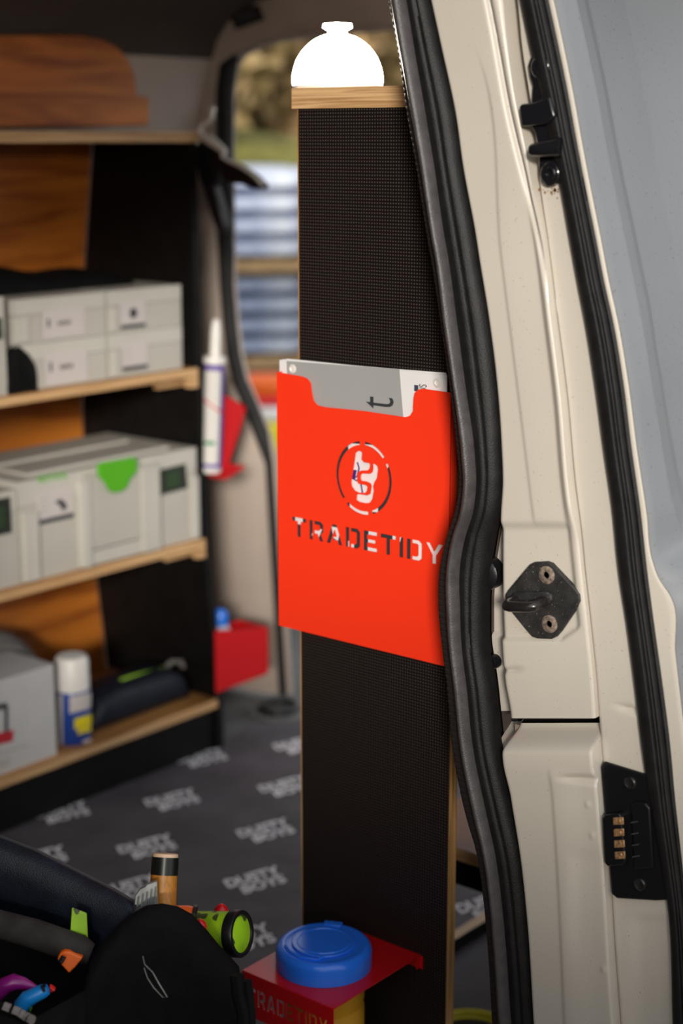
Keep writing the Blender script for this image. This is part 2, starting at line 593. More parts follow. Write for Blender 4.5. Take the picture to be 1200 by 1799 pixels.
# added timber fence, unseen behind the camera, put there to shade the lower van
sdir = np.array([0.75, 0.624, 0]) / math.hypot(0.75, 0.624)
sper = np.array([-sdir[1], sdir[0], 0])
fc = np.array([1.56, 1.0, 0]) - sdir * 4.0
fr = sroot('wall_added_shade', (fc[0], fc[1], GZ))
for k in range(-18, 19):
    p = fc + sper * (k * 0.19)
    q = [p - sper * 0.094 - sdir * .01, p + sper * 0.094 - sdir * .01, p + sper * 0.094 + sdir * .01, p - sper * 0.094 + sdir * .01]
    q = [np.array([v[0], v[1], GZ]) for v in q]
    obj('board', MB().prism(q, (0, 0, SHADE_FENCE_TOP - GZ)), PALLETM, fr, smooth=False)

# three pallet loads of sacks standing on one another, 8 m out
SACK_ME = None


def sack_mesh(m):
    rows = []
    for i in range(9):
        u = -1 + 2 * i / 8
        r = []
        for j in range(16):
            a = 2 * math.pi * j / 16
            ca, sa = math.cos(a), math.sin(a)
            k = (1 - abs(u) ** 4 * 0.25)
            y = 0.215 * math.copysign(abs(ca) ** 0.45, ca) * k
            z = 0.067 * math.copysign(abs(sa) ** 0.35, sa) * (1 - abs(u) ** 4 * 0.55)
            r.append((u * 0.29, y, z))
        rows.append(r)
    mb = MB().grid(rows, True, True)
    o = obj('sack_tmp', mb, m)
    me = o.data
    bpy.data.objects.remove(o)
    return me


SM1, SM2 = sack_mesh(SACK), sack_mesh(SACK2)
A8 = TH + math.atan((600 - 452) / FPX)
PC = np.array([math.cos(A8) * 8.2, math.sin(A8) * 8.2, 0])
PE1 = np.array([math.cos(A8 + .06), math.sin(A8 + .06), 0])          # away from the camera
PE2 = np.array([-PE1[1], PE1[0], 0])
loads = [(GZ, SM2, 'bottom pallet load of pink-white sacks, under two others in the yard', 7, 0.105),
         (0.25, SM1, 'middle pallet load of blue-white sacks in the yard stack', 4, 0.094),
         (0.692, SM1, 'topmost pallet load of blue-white sacks in the yard stack', 4, 0.102)]
for z0, sm, lab, nl, sp_ in loads:
    t = thing('pallet_load', lab, 'pallet', PC + (0, 0, z0), 'stacked pallet loads in the yard')
    t.rotation_euler.z = A8 + .06
    # built in local axes: x away from the camera, y across
    def lobj(name, mb, m):
        o = obj(name, mb, m); o.parent = t; return o
    for k in range(7):
        y = -0.58 + k * 0.19
        lobj('deck_plank', MB().box((-0.6, y - 0.085, 0.042), (0.6, y + 0.085, 0.058)), PALLETM)
    for y in (-0.55, 0, 0.55):
        lobj('bearer', MB().box((-0.6, y - 0.045, 0.0), (0.6, y + 0.045, 0.042)), PALLETM)
    lobj('end_board', MB().box((-0.615, -0.64, 0.008), (-0.6, 0.64, 0.050)), PALLETM)
    for lay in range(nl):
        for ix in range(2):
            for iy in range(3):
                o = bpy.data.objects.new('sack', sm)
                COL.objects.link(o)
                o.parent = t
                o.location = (-0.29 + ix * 0.585 + random.uniform(-.01, .01), -0.43 + iy * 0.43 + random.uniform(-.01, .01), 0.058 + sp_ * (lay + 0.5))
                o.scale.z = sp_ / 0.124
# bright parcels leaning against the pallets
for (x0, y0, x1, y1, m, lab, nm) in ((430, 664, 520, 700, ORANGE, 'orange plastic crate lid lying on parcels outside', 'parcel'),
                                     (440, 698, 530, 716, REDP, 'red flat parcel below the orange one outside', 'parcel'),
                                     (450, 716, 540, 745, WHITEP, 'white parcel under the red one outside', 'parcel'),
                                     (455, 745, 545, 800, CANYEL, 'yellow crate at the foot of the parcel pile outside', 'parcel')):
    a, b = PD(x0, y0, 6.6), PD(x1, y1, 6.6)
    hgt = (a[2] - b[2])
    mb = MB()
    e = RT * ((x1 - x0) / FPX * 6.6)
    dd = np.array([FW[0], FW[1], 0]) * 0.18
    p0 = np.array([a[0], a[1], b[2] + 0.001])
    mb.prism([p0, p0 + e, p0 + e + dd, p0 + dd], (0, 0, hgt - 0.002))
    tag(obj(nm, mb, m, bevel=0.02), lab, 'parcel', 'pile of bright parcels in the yard')
bz = PD(455, 800, 6.6)
mb = MB()
e = RT * (90 / FPX * 6.6)
p0 = np.array([bz[0], bz[1], GZ])
mb.prism([p0, p0 + e, p0 + e + dd, p0 + dd], (0, 0, bz[2] - GZ))
tag(obj('crate', mb, PALLETM, bevel=0.01), 'plain wooden crate carrying the bright parcels outside', 'crate')

# ================================================================== VAN SHELL
XR = 2.80                     # inner plane of the rear opening
XP = 1.56                     # plane of the sliding-door pillar
YS = [(1.60, 2.50), (1.5, 2.655), (1.3, 2.712), (1.0, 2.757), (0.7, 2.777), (0.45, 2.765), (0.2, 2.732), (0.0, 2.71)]


def wall_y(z):
    zs = [p[0] for p in YS][::-1]; ys = [p[1] for p in YS][::-1]
    return float(np.interp(z, zs, ys))


mb = MB(); mb.box((-0.10, 1.02, -0.04), (XR + 0.02, 2.80, 0.0))
floor = struct(obj('floor', mb, FLOORM, smooth=False))
# far wall + cove + ceiling as one cross-section
sec_w = [(wall_y(z), z) for z in np.linspace(0, 1.47, 24)]
mb = MB(); mb.grid([[(x, y, z) for y, z in sec_w] for x in np.linspace(-0.1, XR, 8)])
mb.grid([[(x, y + 0.05, z) for y, z in sec_w] for x in (-0.1, XR)])
struct(obj('wall_left', mb, TRIMGREY))
cs = [(wall_y(1.47), 1.47), (2.645, 1.505), (2.60, 1.55), (2.52, 1.585), (2.40, 1.61), (2.2, 1.63), (1.9, 1.64), (1.6, 1.63), (1.4, 1.61), (1.25, 1.58), (1.16, 1.53)]
mb = MB(); mb.grid([[(x, y, z) for y, z in cs] for x in np.linspace(-0.1, XR, 10)])
mb.grid([[(x, y, z + 0.06) for y, z in cs] for x in (-0.1, XR)])
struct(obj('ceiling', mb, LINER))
mb = MB(); mb.box((-0.14, 1.0, -0.04), (-0.10, 2.85, 1.70))
struct(obj('wall_front', mb, LINER, smooth=False))

# rear wall with the opening (pillar + header), outline from the photo on the plane x = XR
rear_open = [(516, 1300), (512, 1220), (505, 1100), (499, 1000), (493, 900), (488, 815), (474, 762), (455, 713), (436, 670), (425, 622), (419, 573), (413, 500),
             (411, 400), (410, 250), (411, 160), (417, 118), (432, 97), (470, 79), (510, 68), (580, 58), (660, 51), (760, 45), (900, 42)]
ro = [PX(x, y, XR) for x, y in rear_open]
ro3 = [p for p in ro if p[2] > 0.0]
mb = MB()
inner = [np.array([XR, p[1], p[2]]) for p in ro3]
n = len(inner)
outer = []
for p in inner:
    z = p[2]
    if p[1] > 2.40 and z < 1.40: outer.append(np.array([XR, wall_y(z) + 0.03, z]))
    elif z >= 1.40 and p[1] > 2.45: outer.append(np.array([XR, p[1] + (2.80 - p[1]) * 0.9, 1.56]))
    else: outer.append(np.array([XR, p[1] + 0.06, 1.68]))
# rounded inner return of the pillar: three columns bulging into the van
rows = []
for a, b in zip(inner, outer):
    r = []
    for k in range(7):
        t = k / 6
        q = a * (1 - t) + b * t
        q[0] = XR - 0.045 * math.sin(math.pi * min(1, t * 1.0)) ** 0.6
        r.append(q)
    rows.append(r)
mb.grid(rows)
mb.grid([[a, a + (0.012, 0.006, 0)] for a in inner])                     # reveal towards the outside
# last stretch to the near side
struct(obj('wall_rear', mb, TRIMGREY, angle=60))
mb = MB()
mb.box((XR, 1.0, 1.52), (XR + 0.04, inner[-1][1] + 0.03, 1.70))
mb.box((XR, 0.98, -0.04), (XR + 0.04, 1.24, 1.56))
struct(obj('trim_1', mb, LINER, smooth=False))
# black seal around the rear opening
path = [np.array([XR - 0.012, p[1] + 0.016, p[2]]) for p in ro3]
wid = []
for p in rear_open:
    y = p[1]
    wid.append(0.022 if y < 450 else (0.018 if y < 780 else 0.010))
ws = [w for w, q in zip(wid, ro) if q[2] > 0.0]
kc = 1 + max(i for i, (x, y) in enumerate([r for r, q in zip(rear_open, ro) if q[2] > 0.0]) if x <= 440)
ws[kc - 1] = 0.006
mb = MB(); mb.tube(path[:kc], ws[:kc], 12)
tag(obj('rear_door_seal', mb, RUBBER), 'black rubber seal around the far rear opening', 'seal')
mb = MB(); mb.tube([p + (0.006, 0.0, 0.002) for p in path[kc - 2:]], 0.0085, 10)
struct(obj('trim_4', mb, mat('pale_metal_edge', (0.62, 0.55, 0.52), 0.25, metal=0.5)))
# dark lamp recess in the header
t = thing('interior_light', 'small dark rectangular light in the header above rear opening', 'light', PX(430, 28, XR - 0.05))
c = [PX(x, y, XR - 0.05) for x, y in ((398, 22), (452, 8), (462, 34), (412, 52))]
mb = MB(); mb.prism(c, (0.05, 0, 0)); obj('housing', mb, PLASTIC, t, bevel=0.004)
ci = [PX(x, y, XR - 0.053) for x, y in ((408, 25), (448, 15), (455, 32), (416, 44))]
mb = MB(); mb.prism(ci, (0.003, 0, 0)); obj('lens', mb, mat('smoked_lens', (0.05, 0.05, 0.055), 0.2), t)

# orange plywood lining on the far wall
mb = MB()
zs = np.linspace(0.02, 1.30, 20)
mb.grid([[(x, wall_y(z) - 0.012, z) for z in zs] for x in np.linspace(-0.08, 2.4335, 6)])
mb.grid([[(x, wall_y(z) - 0.001, z) for z in zs] for x in (-0.08, 2.4335)])
struct(obj('wall_left_lower_lining', mb, LINING))
up = [(-900, 62), (140, 62), (180, 68), (208, 84), (228, 108), (238, 135), (241, 168), (262, 170), (262, 221), (-900, 228)]
mb = MB(); mb.prism([PY(x, y, 2.625) for x, y in up], (0, 0.02, 0))
struct(obj('wall_left_upper_lining', mb, LINING, bevel=0.003))

# printed floor mat
mpoly = [PZ(x, y, 0.004) for x, y in ((-330, 1590), (388, 1312), (440, 1272), (505, 1266), (560, 1262))] + [np.array([2.70, 1.50, 0.004]), np.array([2.70, 1.06, .004]), np.array([0.45, 1.06, .004]), np.array([0.45, 2.33, .004])]
fm = thing('floor_mat', 'charcoal floor mat printed with pale logos on the van floor', 'mat', (1.8, 1.7, 0))
mb = MB(); mb.prism([np.array([p[0], p[1], 0.0005]) for p in mpoly], (0, 0, 0.004)); obj('sheet', mb, MATM, fm, smooth=False)
xd = PZ(365, 1393, 0) - PZ(250, 1421, 0); xd[2] = 0
yd = np.array([-xd[1], xd[0], 0])
W0 = 0.118
for (x, y) in ((357, 1331), (528, 1308), (112, 1427), (306, 1405), (505, 1381), (262, 1487), (470, 1459), (70, 1508), (452, 1546), (640, 1500),
               (430, 1650), (858, 1590), (232, 1560), (600, 1440), (640, 1640), (740, 1560), (-80, 1450), (-130, 1540), (20, 1590), (200, 1640), (-60, 1650), (160, 1350)):
    o = PZ(x, y, 0.0046)
    top = text('DUSTY', W0, o + yd / np.linalg.norm(yd) * 0.016, xd, yd, 0.0003, bold=0.035, shear=0.25, height=0.034)
    bot = text('BOYS', W0 * 0.80, o - yd / np.linalg.norm(yd) * 0.020, xd, yd, 0.0003, bold=0.035, shear=0.25, height=0.032)
    top.add(bot.v, bot.f)
    obj('printed_logo', top, PRINT, fm, smooth=False)

# floor tie-down ring by the rear pillar
c = PZ(490, 1251, 0.0)
t = thing('tie_down_ring', 'dark recessed tie-down ring in the floor by the rear pillar', 'ring', c)
mb = MB(); mb.rev(c, (0, 0, 1), [(0.0005, 0.075), (0.006, 0.072), (0.007, 0.055), (0.002, 0.050), (0.002, 0.001)], 32); obj('recess_cup', mb, mat('grey_cup', (0.12, 0.12, 0.115), 0.5), t)
mb = MB(); mb.tube([c + (0.042 * math.cos(a), 0.042 * math.sin(a), 0.012) for a in np.linspace(0, 2 * math.pi, 24, endpoint=False)], 0.007, 8, closed=True); obj('ring', mb, PLASTIC, t)

# ------------------------------------------------------------------ near pillar (sliding-door side)
l0 = table([(0, 686), (83, 702), (200, 719), (292, 735), (417, 754), (450, 760), (562, 777), (675, 793), (787, 806), (850, 810), (900, 802), (937, 790), (1000, 776), (1067, 774), (1133, 780), (1200, 788), (1312, 798), (1425, 820), (1500, 841), (1575, 852), (1650, 859), (1799, 868)])
l1 = table([(0, 697), (83, 712), (200, 734), (292, 750), (417, 770), (450, 776), (562, 790), (675, 808), (787, 821), (850, 825), (900, 818), (937, 806), (1000, 795), (1067, 795), (1133, 800), (1200, 808), (1312, 820), (1425, 842), (1500, 860), (1575, 870), (1650, 876), (1799, 886)])
l2 = table([(0, 727), (83, 740), (200, 760), (292, 775), (417, 793), (450, 799), (562, 814), (675, 829), (787, 845), (850, 848), (900, 842), (937, 830), (1000, 819), (1067, 820), (1133, 823), (1200, 831), (1312, 843), (1425, 866), (1500, 882), (1575, 892), (1799, 910)])
l3 = table([(0, 755), (83, 773), (200, 798), (292, 811), (417, 833), (450, 838), (562, 857), (675, 871), (787, 879), (850, 880), (900, 874), (937, 863), (1000, 853), (1067, 849), (1133, 850), (1200, 860), (1312, 873), (1425, 898), (1500, 915), (1575, 925), (1650, 932), (1799, 943)])
Lf = table([(0, 756), (83, 774), (200, 799), (292, 812), (417, 835), (450, 840), (562, 858), (675, 872), (787, 880), (850, 882), (900, 879), (950, 878), (1000, 878), (1100, 880), (1200, 887), (1262, 897), (1312, 893), (1400, 905), (1500, 921), (1600, 932), (1799, 945)])
Rf = table([(0, 883), (83, 893), (167, 906), (230, 919), (330, 938), (420, 955), (562, 973), (700, 990), (850, 1003), (937, 1014), (1000, 1020), (1100, 1031), (1200, 1041), (1275, 1046), (1350, 1053), (1500, 1064), (1650, 1073), (1799, 1084)])
DLf = table([(0, 906), (100, 917), (165, 927), (230, 936), (330, 944), (420, 957), (562, 974.5), (700, 991.5), (850, 1004.5), (937, 1015.5), (1000, 1021.5), (1100, 1032.5), (1200, 1042.5), (1275, 1047.5), (1350, 1054.5), (1500, 1065.5), (1650, 1074.5), (1799, 1085.5)])
s2L = table([(0, 920), (83, 937), (167, 956), (250, 973), (333, 991), (417, 1006), (500, 1021), (562, 1033), (675, 1051), (787, 1066), (900, 1082), (1000, 1092), (1100, 1107), (1200, 1120), (1312, 1133), (1400, 1146), (1500, 1163), (1575, 1176), (1799, 1187)])
s2R = table([(0, 967), (83, 985), (167, 1002), (250, 1017), (333, 1033), (417, 1050), (500, 1066), (562, 1080), (675, 1099), (787, 1113), (900, 1129), (1000, 1140), (1100, 1153), (1200, 1167), (1312, 1181), (1400, 1189), (1500, 1200), (1575, 1208), (1799, 1226)])
Gr = table([(-100, 836), (0, 857), (230, 902), (330, 927), (420, 950), (520, 968)])
Cu = table([(0, 800), (100, 842), (450, 881), (700, 912), (915, 938)])
Cl = table([(1340, 975), (1500, 986), (1799, 1000)])


def wedge(px, py, x0, y0, x1, y1, w0, w1):
    t = (px - x0) / (x1 - x0)
    if t < -0.15 or t > 1.3: return 0.0
    yc = y0 + (y1 - y0) * t
    w = w0 + (w1 - w0) * max(0, min(1, t))
    e = sstep(-0.15, 0.5, t)
    return e * math.exp(-((py - yc) / w) ** 2)


def h_face(px, py):
    """relief of the pillar face along +x (metres), from pressings seen in the photo"""
    h = 0.034 * sstep(4, -26, px - Lf(py))
    if py < 560:
        g = px - Gr(py)
        h += 0.006 * math.exp(-(g / 5.0) ** 2) * sstep(540, 420, py)
        h -= 0.004 * sstep(0, 14, g) * sstep(30, 16, g) * sstep(400, 250, py)
    if 60 < py < 930:
        c = px - Cu(py)
        h += (-0.0014 * sstep(-4, 4, c) + 0.0014 * sstep(8, 80, c)) * sstep(930, 905, py) * sstep(60, 200, py)
    r = Rf(py)
    # striker recess
    k = sstep(914, 934, py) * sstep(1127, 1121, py + 0.7 * max(0, px - 985)) * sstep(1012, 998, px - (py - 1000) * 0.1)
    h += 0.0055 * k
    # dimple line left, lower block
    h += 0.004 * wedge(px, py, 920, 1175, 880, 1180, 3, 5)
    # soft roll onto the door gap
    h += 0.0015 * sstep(r - 3, r, px) - 0.0075 * sstep(r - 20, r - 3, px) * sstep(960, 880, py) * sstep(250, 420, py)
    return h


def h_lower(px, py):
    h = 0.034 * sstep(3, -22, px - Lf(py))
    h += 0.022 * sstep(1316, 1278, py) - 0.014 * sstep(1284, 1322, py) + 0.004 * sstep(1330, 1400, py)
    c = px - Cl(max(py, 1340))
    h += (-0.0016 * sstep(-4, 4, c) + 0.0022 * sstep(6, 60, c)) * sstep(1335, 1370, py)
    h += 0.006 * wedge(px, py, 990, 1361, 1060, 1367, 3.5, 7)
    h -= 0.003 * sstep(1030, 1036, px) * 0
    h += 0.002 * sstep(1480, 1510, py) * sstep(1000, 1030, px) * sstep(1750, 1600, py)
    for bx, by in ((1040, 1409), (1048, 1463), (1067, 1698)):
        h -= 0.0012 * math.exp(-(((px - bx) / 5) ** 2 + ((py - by) / 5) ** 2) ** 2)
    h += 0.0015 * sstep(Rf(py) - 3, Rf(py), px)
    return h


def face_grid(y0, y1, step, h, xl, xr, ncol, x0):
    rows = []
    nr = int((y1 - y0) / step)
    for i in range(nr + 1):
        py = y0 + (y1 - y0) * i / nr
        a, b = xl(py), xr(py)
        r = []
        for j in range(ncol + 1):
            px = a + (b - a) * j / ncol
            p = PX(px, py, x0)
            p = p + np.array([h(px, py), 0, 0])
            r.append(p)
        rows.append(r)
    return rows


wn = sroot('wall_right', (XP, 1.0, 0.0), 'cream painted steel pillar beside the sliding door opening', 'pillar')
xl_ = lambda y: l3(y) - 14
rows = face_grid(-260, 1262, 4, h_face, xl_, Rf, 64, XP)
mb = MB(); mb.grid(rows)
e = rows[-1]
mb.grid([e, [p + (0.03, 0, 0.0) for p in e]])                        # folded lower edge above the slot
mb.grid([[r[-1] for r in rows], [r[-1] + (0.03, 0, 0) for r in rows]])
obj('upper_face', mb, PAINT, wn, angle=70)
rows = face_grid(1279, 1960, 4, h_lower, xl_, Rf, 64, XP)
mb = MB(); mb.grid(rows)
mb.grid([[r[-1] for r in rows], [r[-1] + (0.03, 0, 0) for r in rows]])
obj('lower_face', mb, PAINT, wn, angle=70)
# near-black sheet painted in as the shade behind slot and door gap
mb = MB(); mb.grid([[PX(l3(y) - 4, y, XP + 0.052), PX(DLf(y) + 30, y, XP + 0.052)] for y in range(-260, 1961, 60)])
obj('gap_shade_sheet', mb, GAPSHADE, wn)
mb = MB()
q = [PX(x, y, XP + 0.024) for x, y in ((905, 1272), (932, 1280), (944, 1273), (950, 1290), (925, 1302), (905, 1292))]
mb.prism(q, (0.004, 0, 0)); obj('torn_tape', mb, mat('dusty_tape', (0.28, 0.22, 0.17), 0.6), wn)
# inner side wall from the pillar back to the rear
mb = MB(); mb.grid([[PX(l3(y) - 14, y, XP) + (0.034, 0, 0), np.array([XR, PX(l3(y) - 14, y, XP)[1] - 0.03, PX(l3(y) - 14, y, XP)[2]])] for y in range(-260, 1961, 60)])
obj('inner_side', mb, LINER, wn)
# rubber stop and plug on the return flange
for nm, x, y, r, dx in (('rubber_stop', 846, 1010, 0.0205, 0.014), ('plug', 861, 1165, 0.0088, 0.022)):
    c = PX(x, y, XP + dx)
    mb = MB(); mb.rev(c + (0.02, 0, 0), (-1, 0, 0), [(0, r), (0.017, r), (0.020, r * .8), (0.0205, 0.001)], 24)
    obj(nm, mb, PLASTIC, wn)

# the door seal: ribbed lip, grey bulb, black base
ds = thing('door_seal', 'thick black and grey rubber seal curving down the cream pillar', 'seal', PX(l1(1790), 1790, XP))


def ribbon(y0, y1, step, fl, fr, prof, ncol, x0, back=0.012):
    rows = []
    nr = int((y1 - y0) / step)
    for i in range(nr + 1):
        py = y0 + (y1 - y0) * i / nr
        a, b = fl(py), fr(py)
        r = []
        for j in range(ncol + 1):
            t = j / ncol
            p = PX(a + (b - a) * t, py, x0)
            r.append(p - np.array([prof(t, py), 0, 0]))
        r.append(PX(b, py, x0) + (back, 0, 0))
        r.append(PX(a, py, x0) + (back, 0, 0))
        rows.append(r)
    return rows


mb = MB(); mb.grid(ribbon(-250, 1950, 2.0, l0, lambda y: l1(y) + 6, lambda t, y: 0.004 + 0.006 * t + 0.0013 * math.sin(2 * math.pi * y / 11.0) * math.sin(math.pi * min(1, t * 1.2)) ** 0.5, 7, XP + 0.004), True, True)
obj('ribbed_lip', mb, LIP, ds, angle=80)
mb = MB(); mb.grid(ribbon(-250, 1950, 6, l1, l2, lambda t, y: 0.024 * max(0, math.sin(math.pi * t)) ** 0.55, 14, XP + 0.002), True, True)
obj('bulb', mb, BULB, ds, angle=80)
mb = MB(); mb.grid(ribbon(-250, 1950, 6, lambda y: l2(y) - 5, l3, lambda t, y: 0.015 * max(0, math.sin(math.pi * (0.18 + 0.82 * t))) ** 0.5 - 0.003 * math.exp(-((t - 0.55) / 0.06) ** 2), 14, XP + 0.004), True, True)
obj('base_strip', mb, RUBBER, ds, angle=80)

# ------------------------------------------------------------------ sliding door standing open at the right
XD = XP + 0.006
dr = sroot('door_1', (XP, 0.9, 0.0), 'open cream sliding door, outer skin greyed as under cool sky light', 'door')


def h_door(px, py):
    a = DLf(py)
    h = 0.012 * sstep(6, 0, px - a) if py > 250 else 0.012 * sstep(3, 0, px - a)
    h += 0.005 * wedge(px, py, 1075, 1238, 1140, 1256, 3, 6)
    h += 0.003 * sstep(1600, 1625, py) * sstep(1095, 1130, px)
    return h


xr_ = lambda y: s2L(y) + 14
rows = face_grid(-260, 1960, 5, h_door, DLf, xr_, 24, XD)
mb = MB(); mb.grid(rows)
mb.grid([[r[0] for r in rows], [r[0] + (0.03, 0.0, 0) for r in rows]])
obj('front_edge', mb, PAINT, dr, angle=70)


def prof2(t, y):
    h = 0.012 * max(0, math.sin(math.pi * min(1, 0.08 + t * 1.02))) ** 0.4
    for c, w, d in ((0.56, 0.03, 0.005), (0.68, 0.025, 0.004), (0.82, 0.035, 0.007)):
        h -= d * math.exp(-((t - c) / w) ** 2)
    return h


mb = MB(); mb.grid(ribbon(-260, 1960, 8, s2L, s2R, prof2, 44, XD - 0.001), True, True)
obj('edge_seal', mb, RUBBER, dr, angle=80)
lw = table([(0, 5), (900, 6), (985, 7), (1020, 16), (1045, 30), (1150, 26), (1300, 24), (1500, 30), (1799, 40)])
E2 = lambda y: s2R(y) + max(4, lw(y))
mb = MB(); mb.grid(face_grid(-260, 1960, 10, lambda px, py: 0.001 * sstep(E2(py) - 4, E2(py), px), lambda y: s2R(y) - 3, E2, 6, XD - 0.002))
obj('edge_lip', mb, PAINT, dr, angle=70)
# outer skin, running back along the van
rec_px = [(-250, 962), (0, 1012), (250, 1062), (500, 1112), (640, 1136), (787, 1160), (880, 1176), (930, 1192), (955, 1215), (965, 1260)]
rec = []
for y, x in rec_px:
    ye = PX(E2(y), y, XD)[1]
    p = PY(x, y, ye)
    rec.append((p[2], p[0]))
rec.sort()
rz = [p[0] for p in rec]; rx = [p[1] for p in rec]
rows = []
for i in range(0, 260):
    py = -260 + 2220 * i / 259
    e = PX(E2(py), py, XD)
    z = e[2]
    xrec = float(np.interp(z, rz, rx)) if z > rz[0] else 99
    r = []
    ss = [0, 0.002, 0.006] + list(np.linspace(0.012, 0.34, 60)) + [0.5, 0.8, 1.1]
    for s in ss:
        x = XD + 0.002 + s
        dy = -0.003 * sstep(0, 0.006, s) - 0.01 * s
        dy += 0.004 * sstep(0, 0.006, x - xrec) + 0.36 * max(0.0, min(0.16, x - xrec)) + 0.5 * max(0.0, min(0.3, x - xrec - 0.05)) * 0.4
        # swage under the recess
        zz = z - 0.14 * s
        z_s = PX(E2(1008), 1008, XD)[2]
        dy -= 0.016 * sstep(z_s + 0.012, z_s - 0.004, zz) * sstep(0, 0.02, s) - 0.010 * sstep(z_s - 0.01, z_s - 0.06, zz) * sstep(0, 0.02, s)
        r.append(np.array([x, e[1] + dy, z]))
    rows.append(r)
mb = MB(); mb.grid(rows)
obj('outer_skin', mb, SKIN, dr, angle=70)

# contact plate on the door edge
XC = XD - 0.001
c = PX(1080, 1577, XC)
t = thing('contact_plate', 'black plastic contact plate with four brass contacts on the door edge', 'contact plate', c)
pl = [PX(x, y, XC) for x, y in ((1059, 1345), (1064, 1336), (1142, 1360), (1160, 1366), (1186, 1572), (1176, 1579), (1155, 1580), (1088, 1576), (1078, 1568))]
mb = MB(); mb.prism(pl, (-0.006, 0, 0)); obj('plate', mb, PLASTIC, t, bevel=0.0025, seg=3)
bl = [PX(x, y, XC) for x, y in ((1071, 1430), (1076, 1424), (1100, 1421), (1105, 1427), (1112, 1506), (1108, 1512), (1080, 1514), (1075, 1508))]
blk = MB(); blk.prism(bl, (-0.017, 0, 0)); blo = obj('contact_block', blk, PLASTIC, t, bevel=0.002, seg=3)
XCb = XC - 0.017
for k in range(4):
    y = 1436 + k * 20; x = 1078 + k * 0.9
    q = [PX(a, b, XCb) for a, b in ((x, y), (x + 18, y - 1), (x + 19, y + 12), (x + 0.5, y + 13))]
    mb = MB(); mb.prism(q, (-0.0018, 0, 0)); o = obj('brass_contact', mb, BRASS, blo, bevel=0.0008)
    cc = PX(x + 10, y + 6, XCb - 0.0018)
    mb = MB(); mb.rev(cc, (-1, 0, 0), [(0, 0.0022), (0.0008, 0.0016), (0.001, 0.0003)], 12); obj('contact_dome', mb, BRASS, blo)
bk = [PX(x, y, XC) for x, y in ((1116, 1410), (1124, 1404), (1142, 1406), (1150, 1415), (1156, 1520), (1122, 1522))]
mb = MB(); mb.prism(bk, (-0.011, 0, 0)); bko = obj('rear_block', mb, PLASTIC, t, bevel=0.002, seg=3)
for k in range(4):
    q = [PX(a, b, XC - 0.011) for a, b in ((1109 + k, 1444 + k * 20), (1121 + k, 1442 + k * 20), (1121 + k, 1444 + k * 20), (1109 + k, 1446 + k * 20))]
    mb = MB(); mb.prism(q, (-0.0012, 0, 0)); obj('fin', mb, BULB, bko)
for x, y in ((1108, 1375), (1125, 1553)):
    cc = PX(x, y, XC - 0.006)
    mb = MB(); mb.rev(cc, (-1, 0, 0), [(0, 0.008), (0.002, 0.0075), (0.003, 0.006), (0.0018, 0.0035), (0.0018, 0.0003)], 20); obj('screw', mb, mat('black_screw', (0.03, 0.03, 0.03), 0.3, metal=0.6), t)

# black hinge bracket at the top of the door edge
c = PX(967, 330, XC)
t = thing('guide_bracket', 'black metal guide bracket bolted high on the door edge', 'bracket', c)
BRK = mat('black_enamel', (0.008, 0.008, 0.010), 0.22, coat=0.3)
pl = [(944, 96), (955, 95), (975, 118), (990, 180), (1000, 235), (994, 280), (988, 318), (978, 326), (966, 328), (955, 320), (951, 305), (952, 262), (944, 232), (936, 220), (938, 180), (940, 150), (935, 135), (932, 115), (936, 102)]
mb = MB(); mb.prism([PX(x, y, XC) for x, y in pl], (-0.006, 0, 0)); obj('back_plate', mb, BRK, t, bevel=0.0018, seg=3)
hk = [(922, 188), (926, 183), (947, 181), (975, 170), (985, 205), (972, 217), (948, 220), (930, 222), (926, 220)]
mb = MB(); mb.prism([PX(x, y, XC - 0.004) for x, y in hk], (-0.012, 0, 0)); obj('hook', mb, BRK, t, bevel=0.003, seg=3)
a, b = PX(985, 258, XC - 0.016), PX(931, 264, XC - 0.024)
mb = MB(); mb.rev(a, b - a, [(0, 0.0105), (np.linalg.norm(b - a) * .6, 0.0085), (np.linalg.norm(b - a) * .93, 0.0068), (np.linalg.norm(b - a), 0.005)], 20); obj('peg', mb, BRK, t)
for x, y, r in ((952, 118, 0.0125), (969, 305, 0.0128)):
    cc = PX(x, y, XC - 0.006)
    mb = MB(); mb.rev(cc, (-1, 0, 0), [(0, r), (0.003, r), (0.0045, r * .85), (0.004, r * .62), (0.0055, r * .5), (0.0055, r * .34), (0.002, r * .3), (0.002, 0.0003)], 24); obj('bolt', mb, BRK, t)
a = [PX(x, y, XC - 0.0065) for x, y in ((956, 128), (958, 150), (957, 168), (950, 178))]
mb = MB(); mb.tube(a, 0.0016, 8); obj('rib', mb, BRK, t)
# rust stain under the bracket
mb = MB()
for k in range(26):
    x = 975 + random.gauss(0, 9); y = 331 + abs(random.gauss(0, 7)); r = random.uniform(0.0006, 0.0018)
    cc = PX(x, y, XD - 0.0004)
    mb.add([cc + (0, r * math.cos(q), r * math.sin(q)) for q in np.linspace(0, 6.28, 7)[:-1]], [(0, 1, 2, 3, 4, 5)])
o = obj('rust_stain', mb, mat('rust', (0.22, 0.11, 0.04), 0.9), t, smooth=False); o['kind'] = 'stuff'

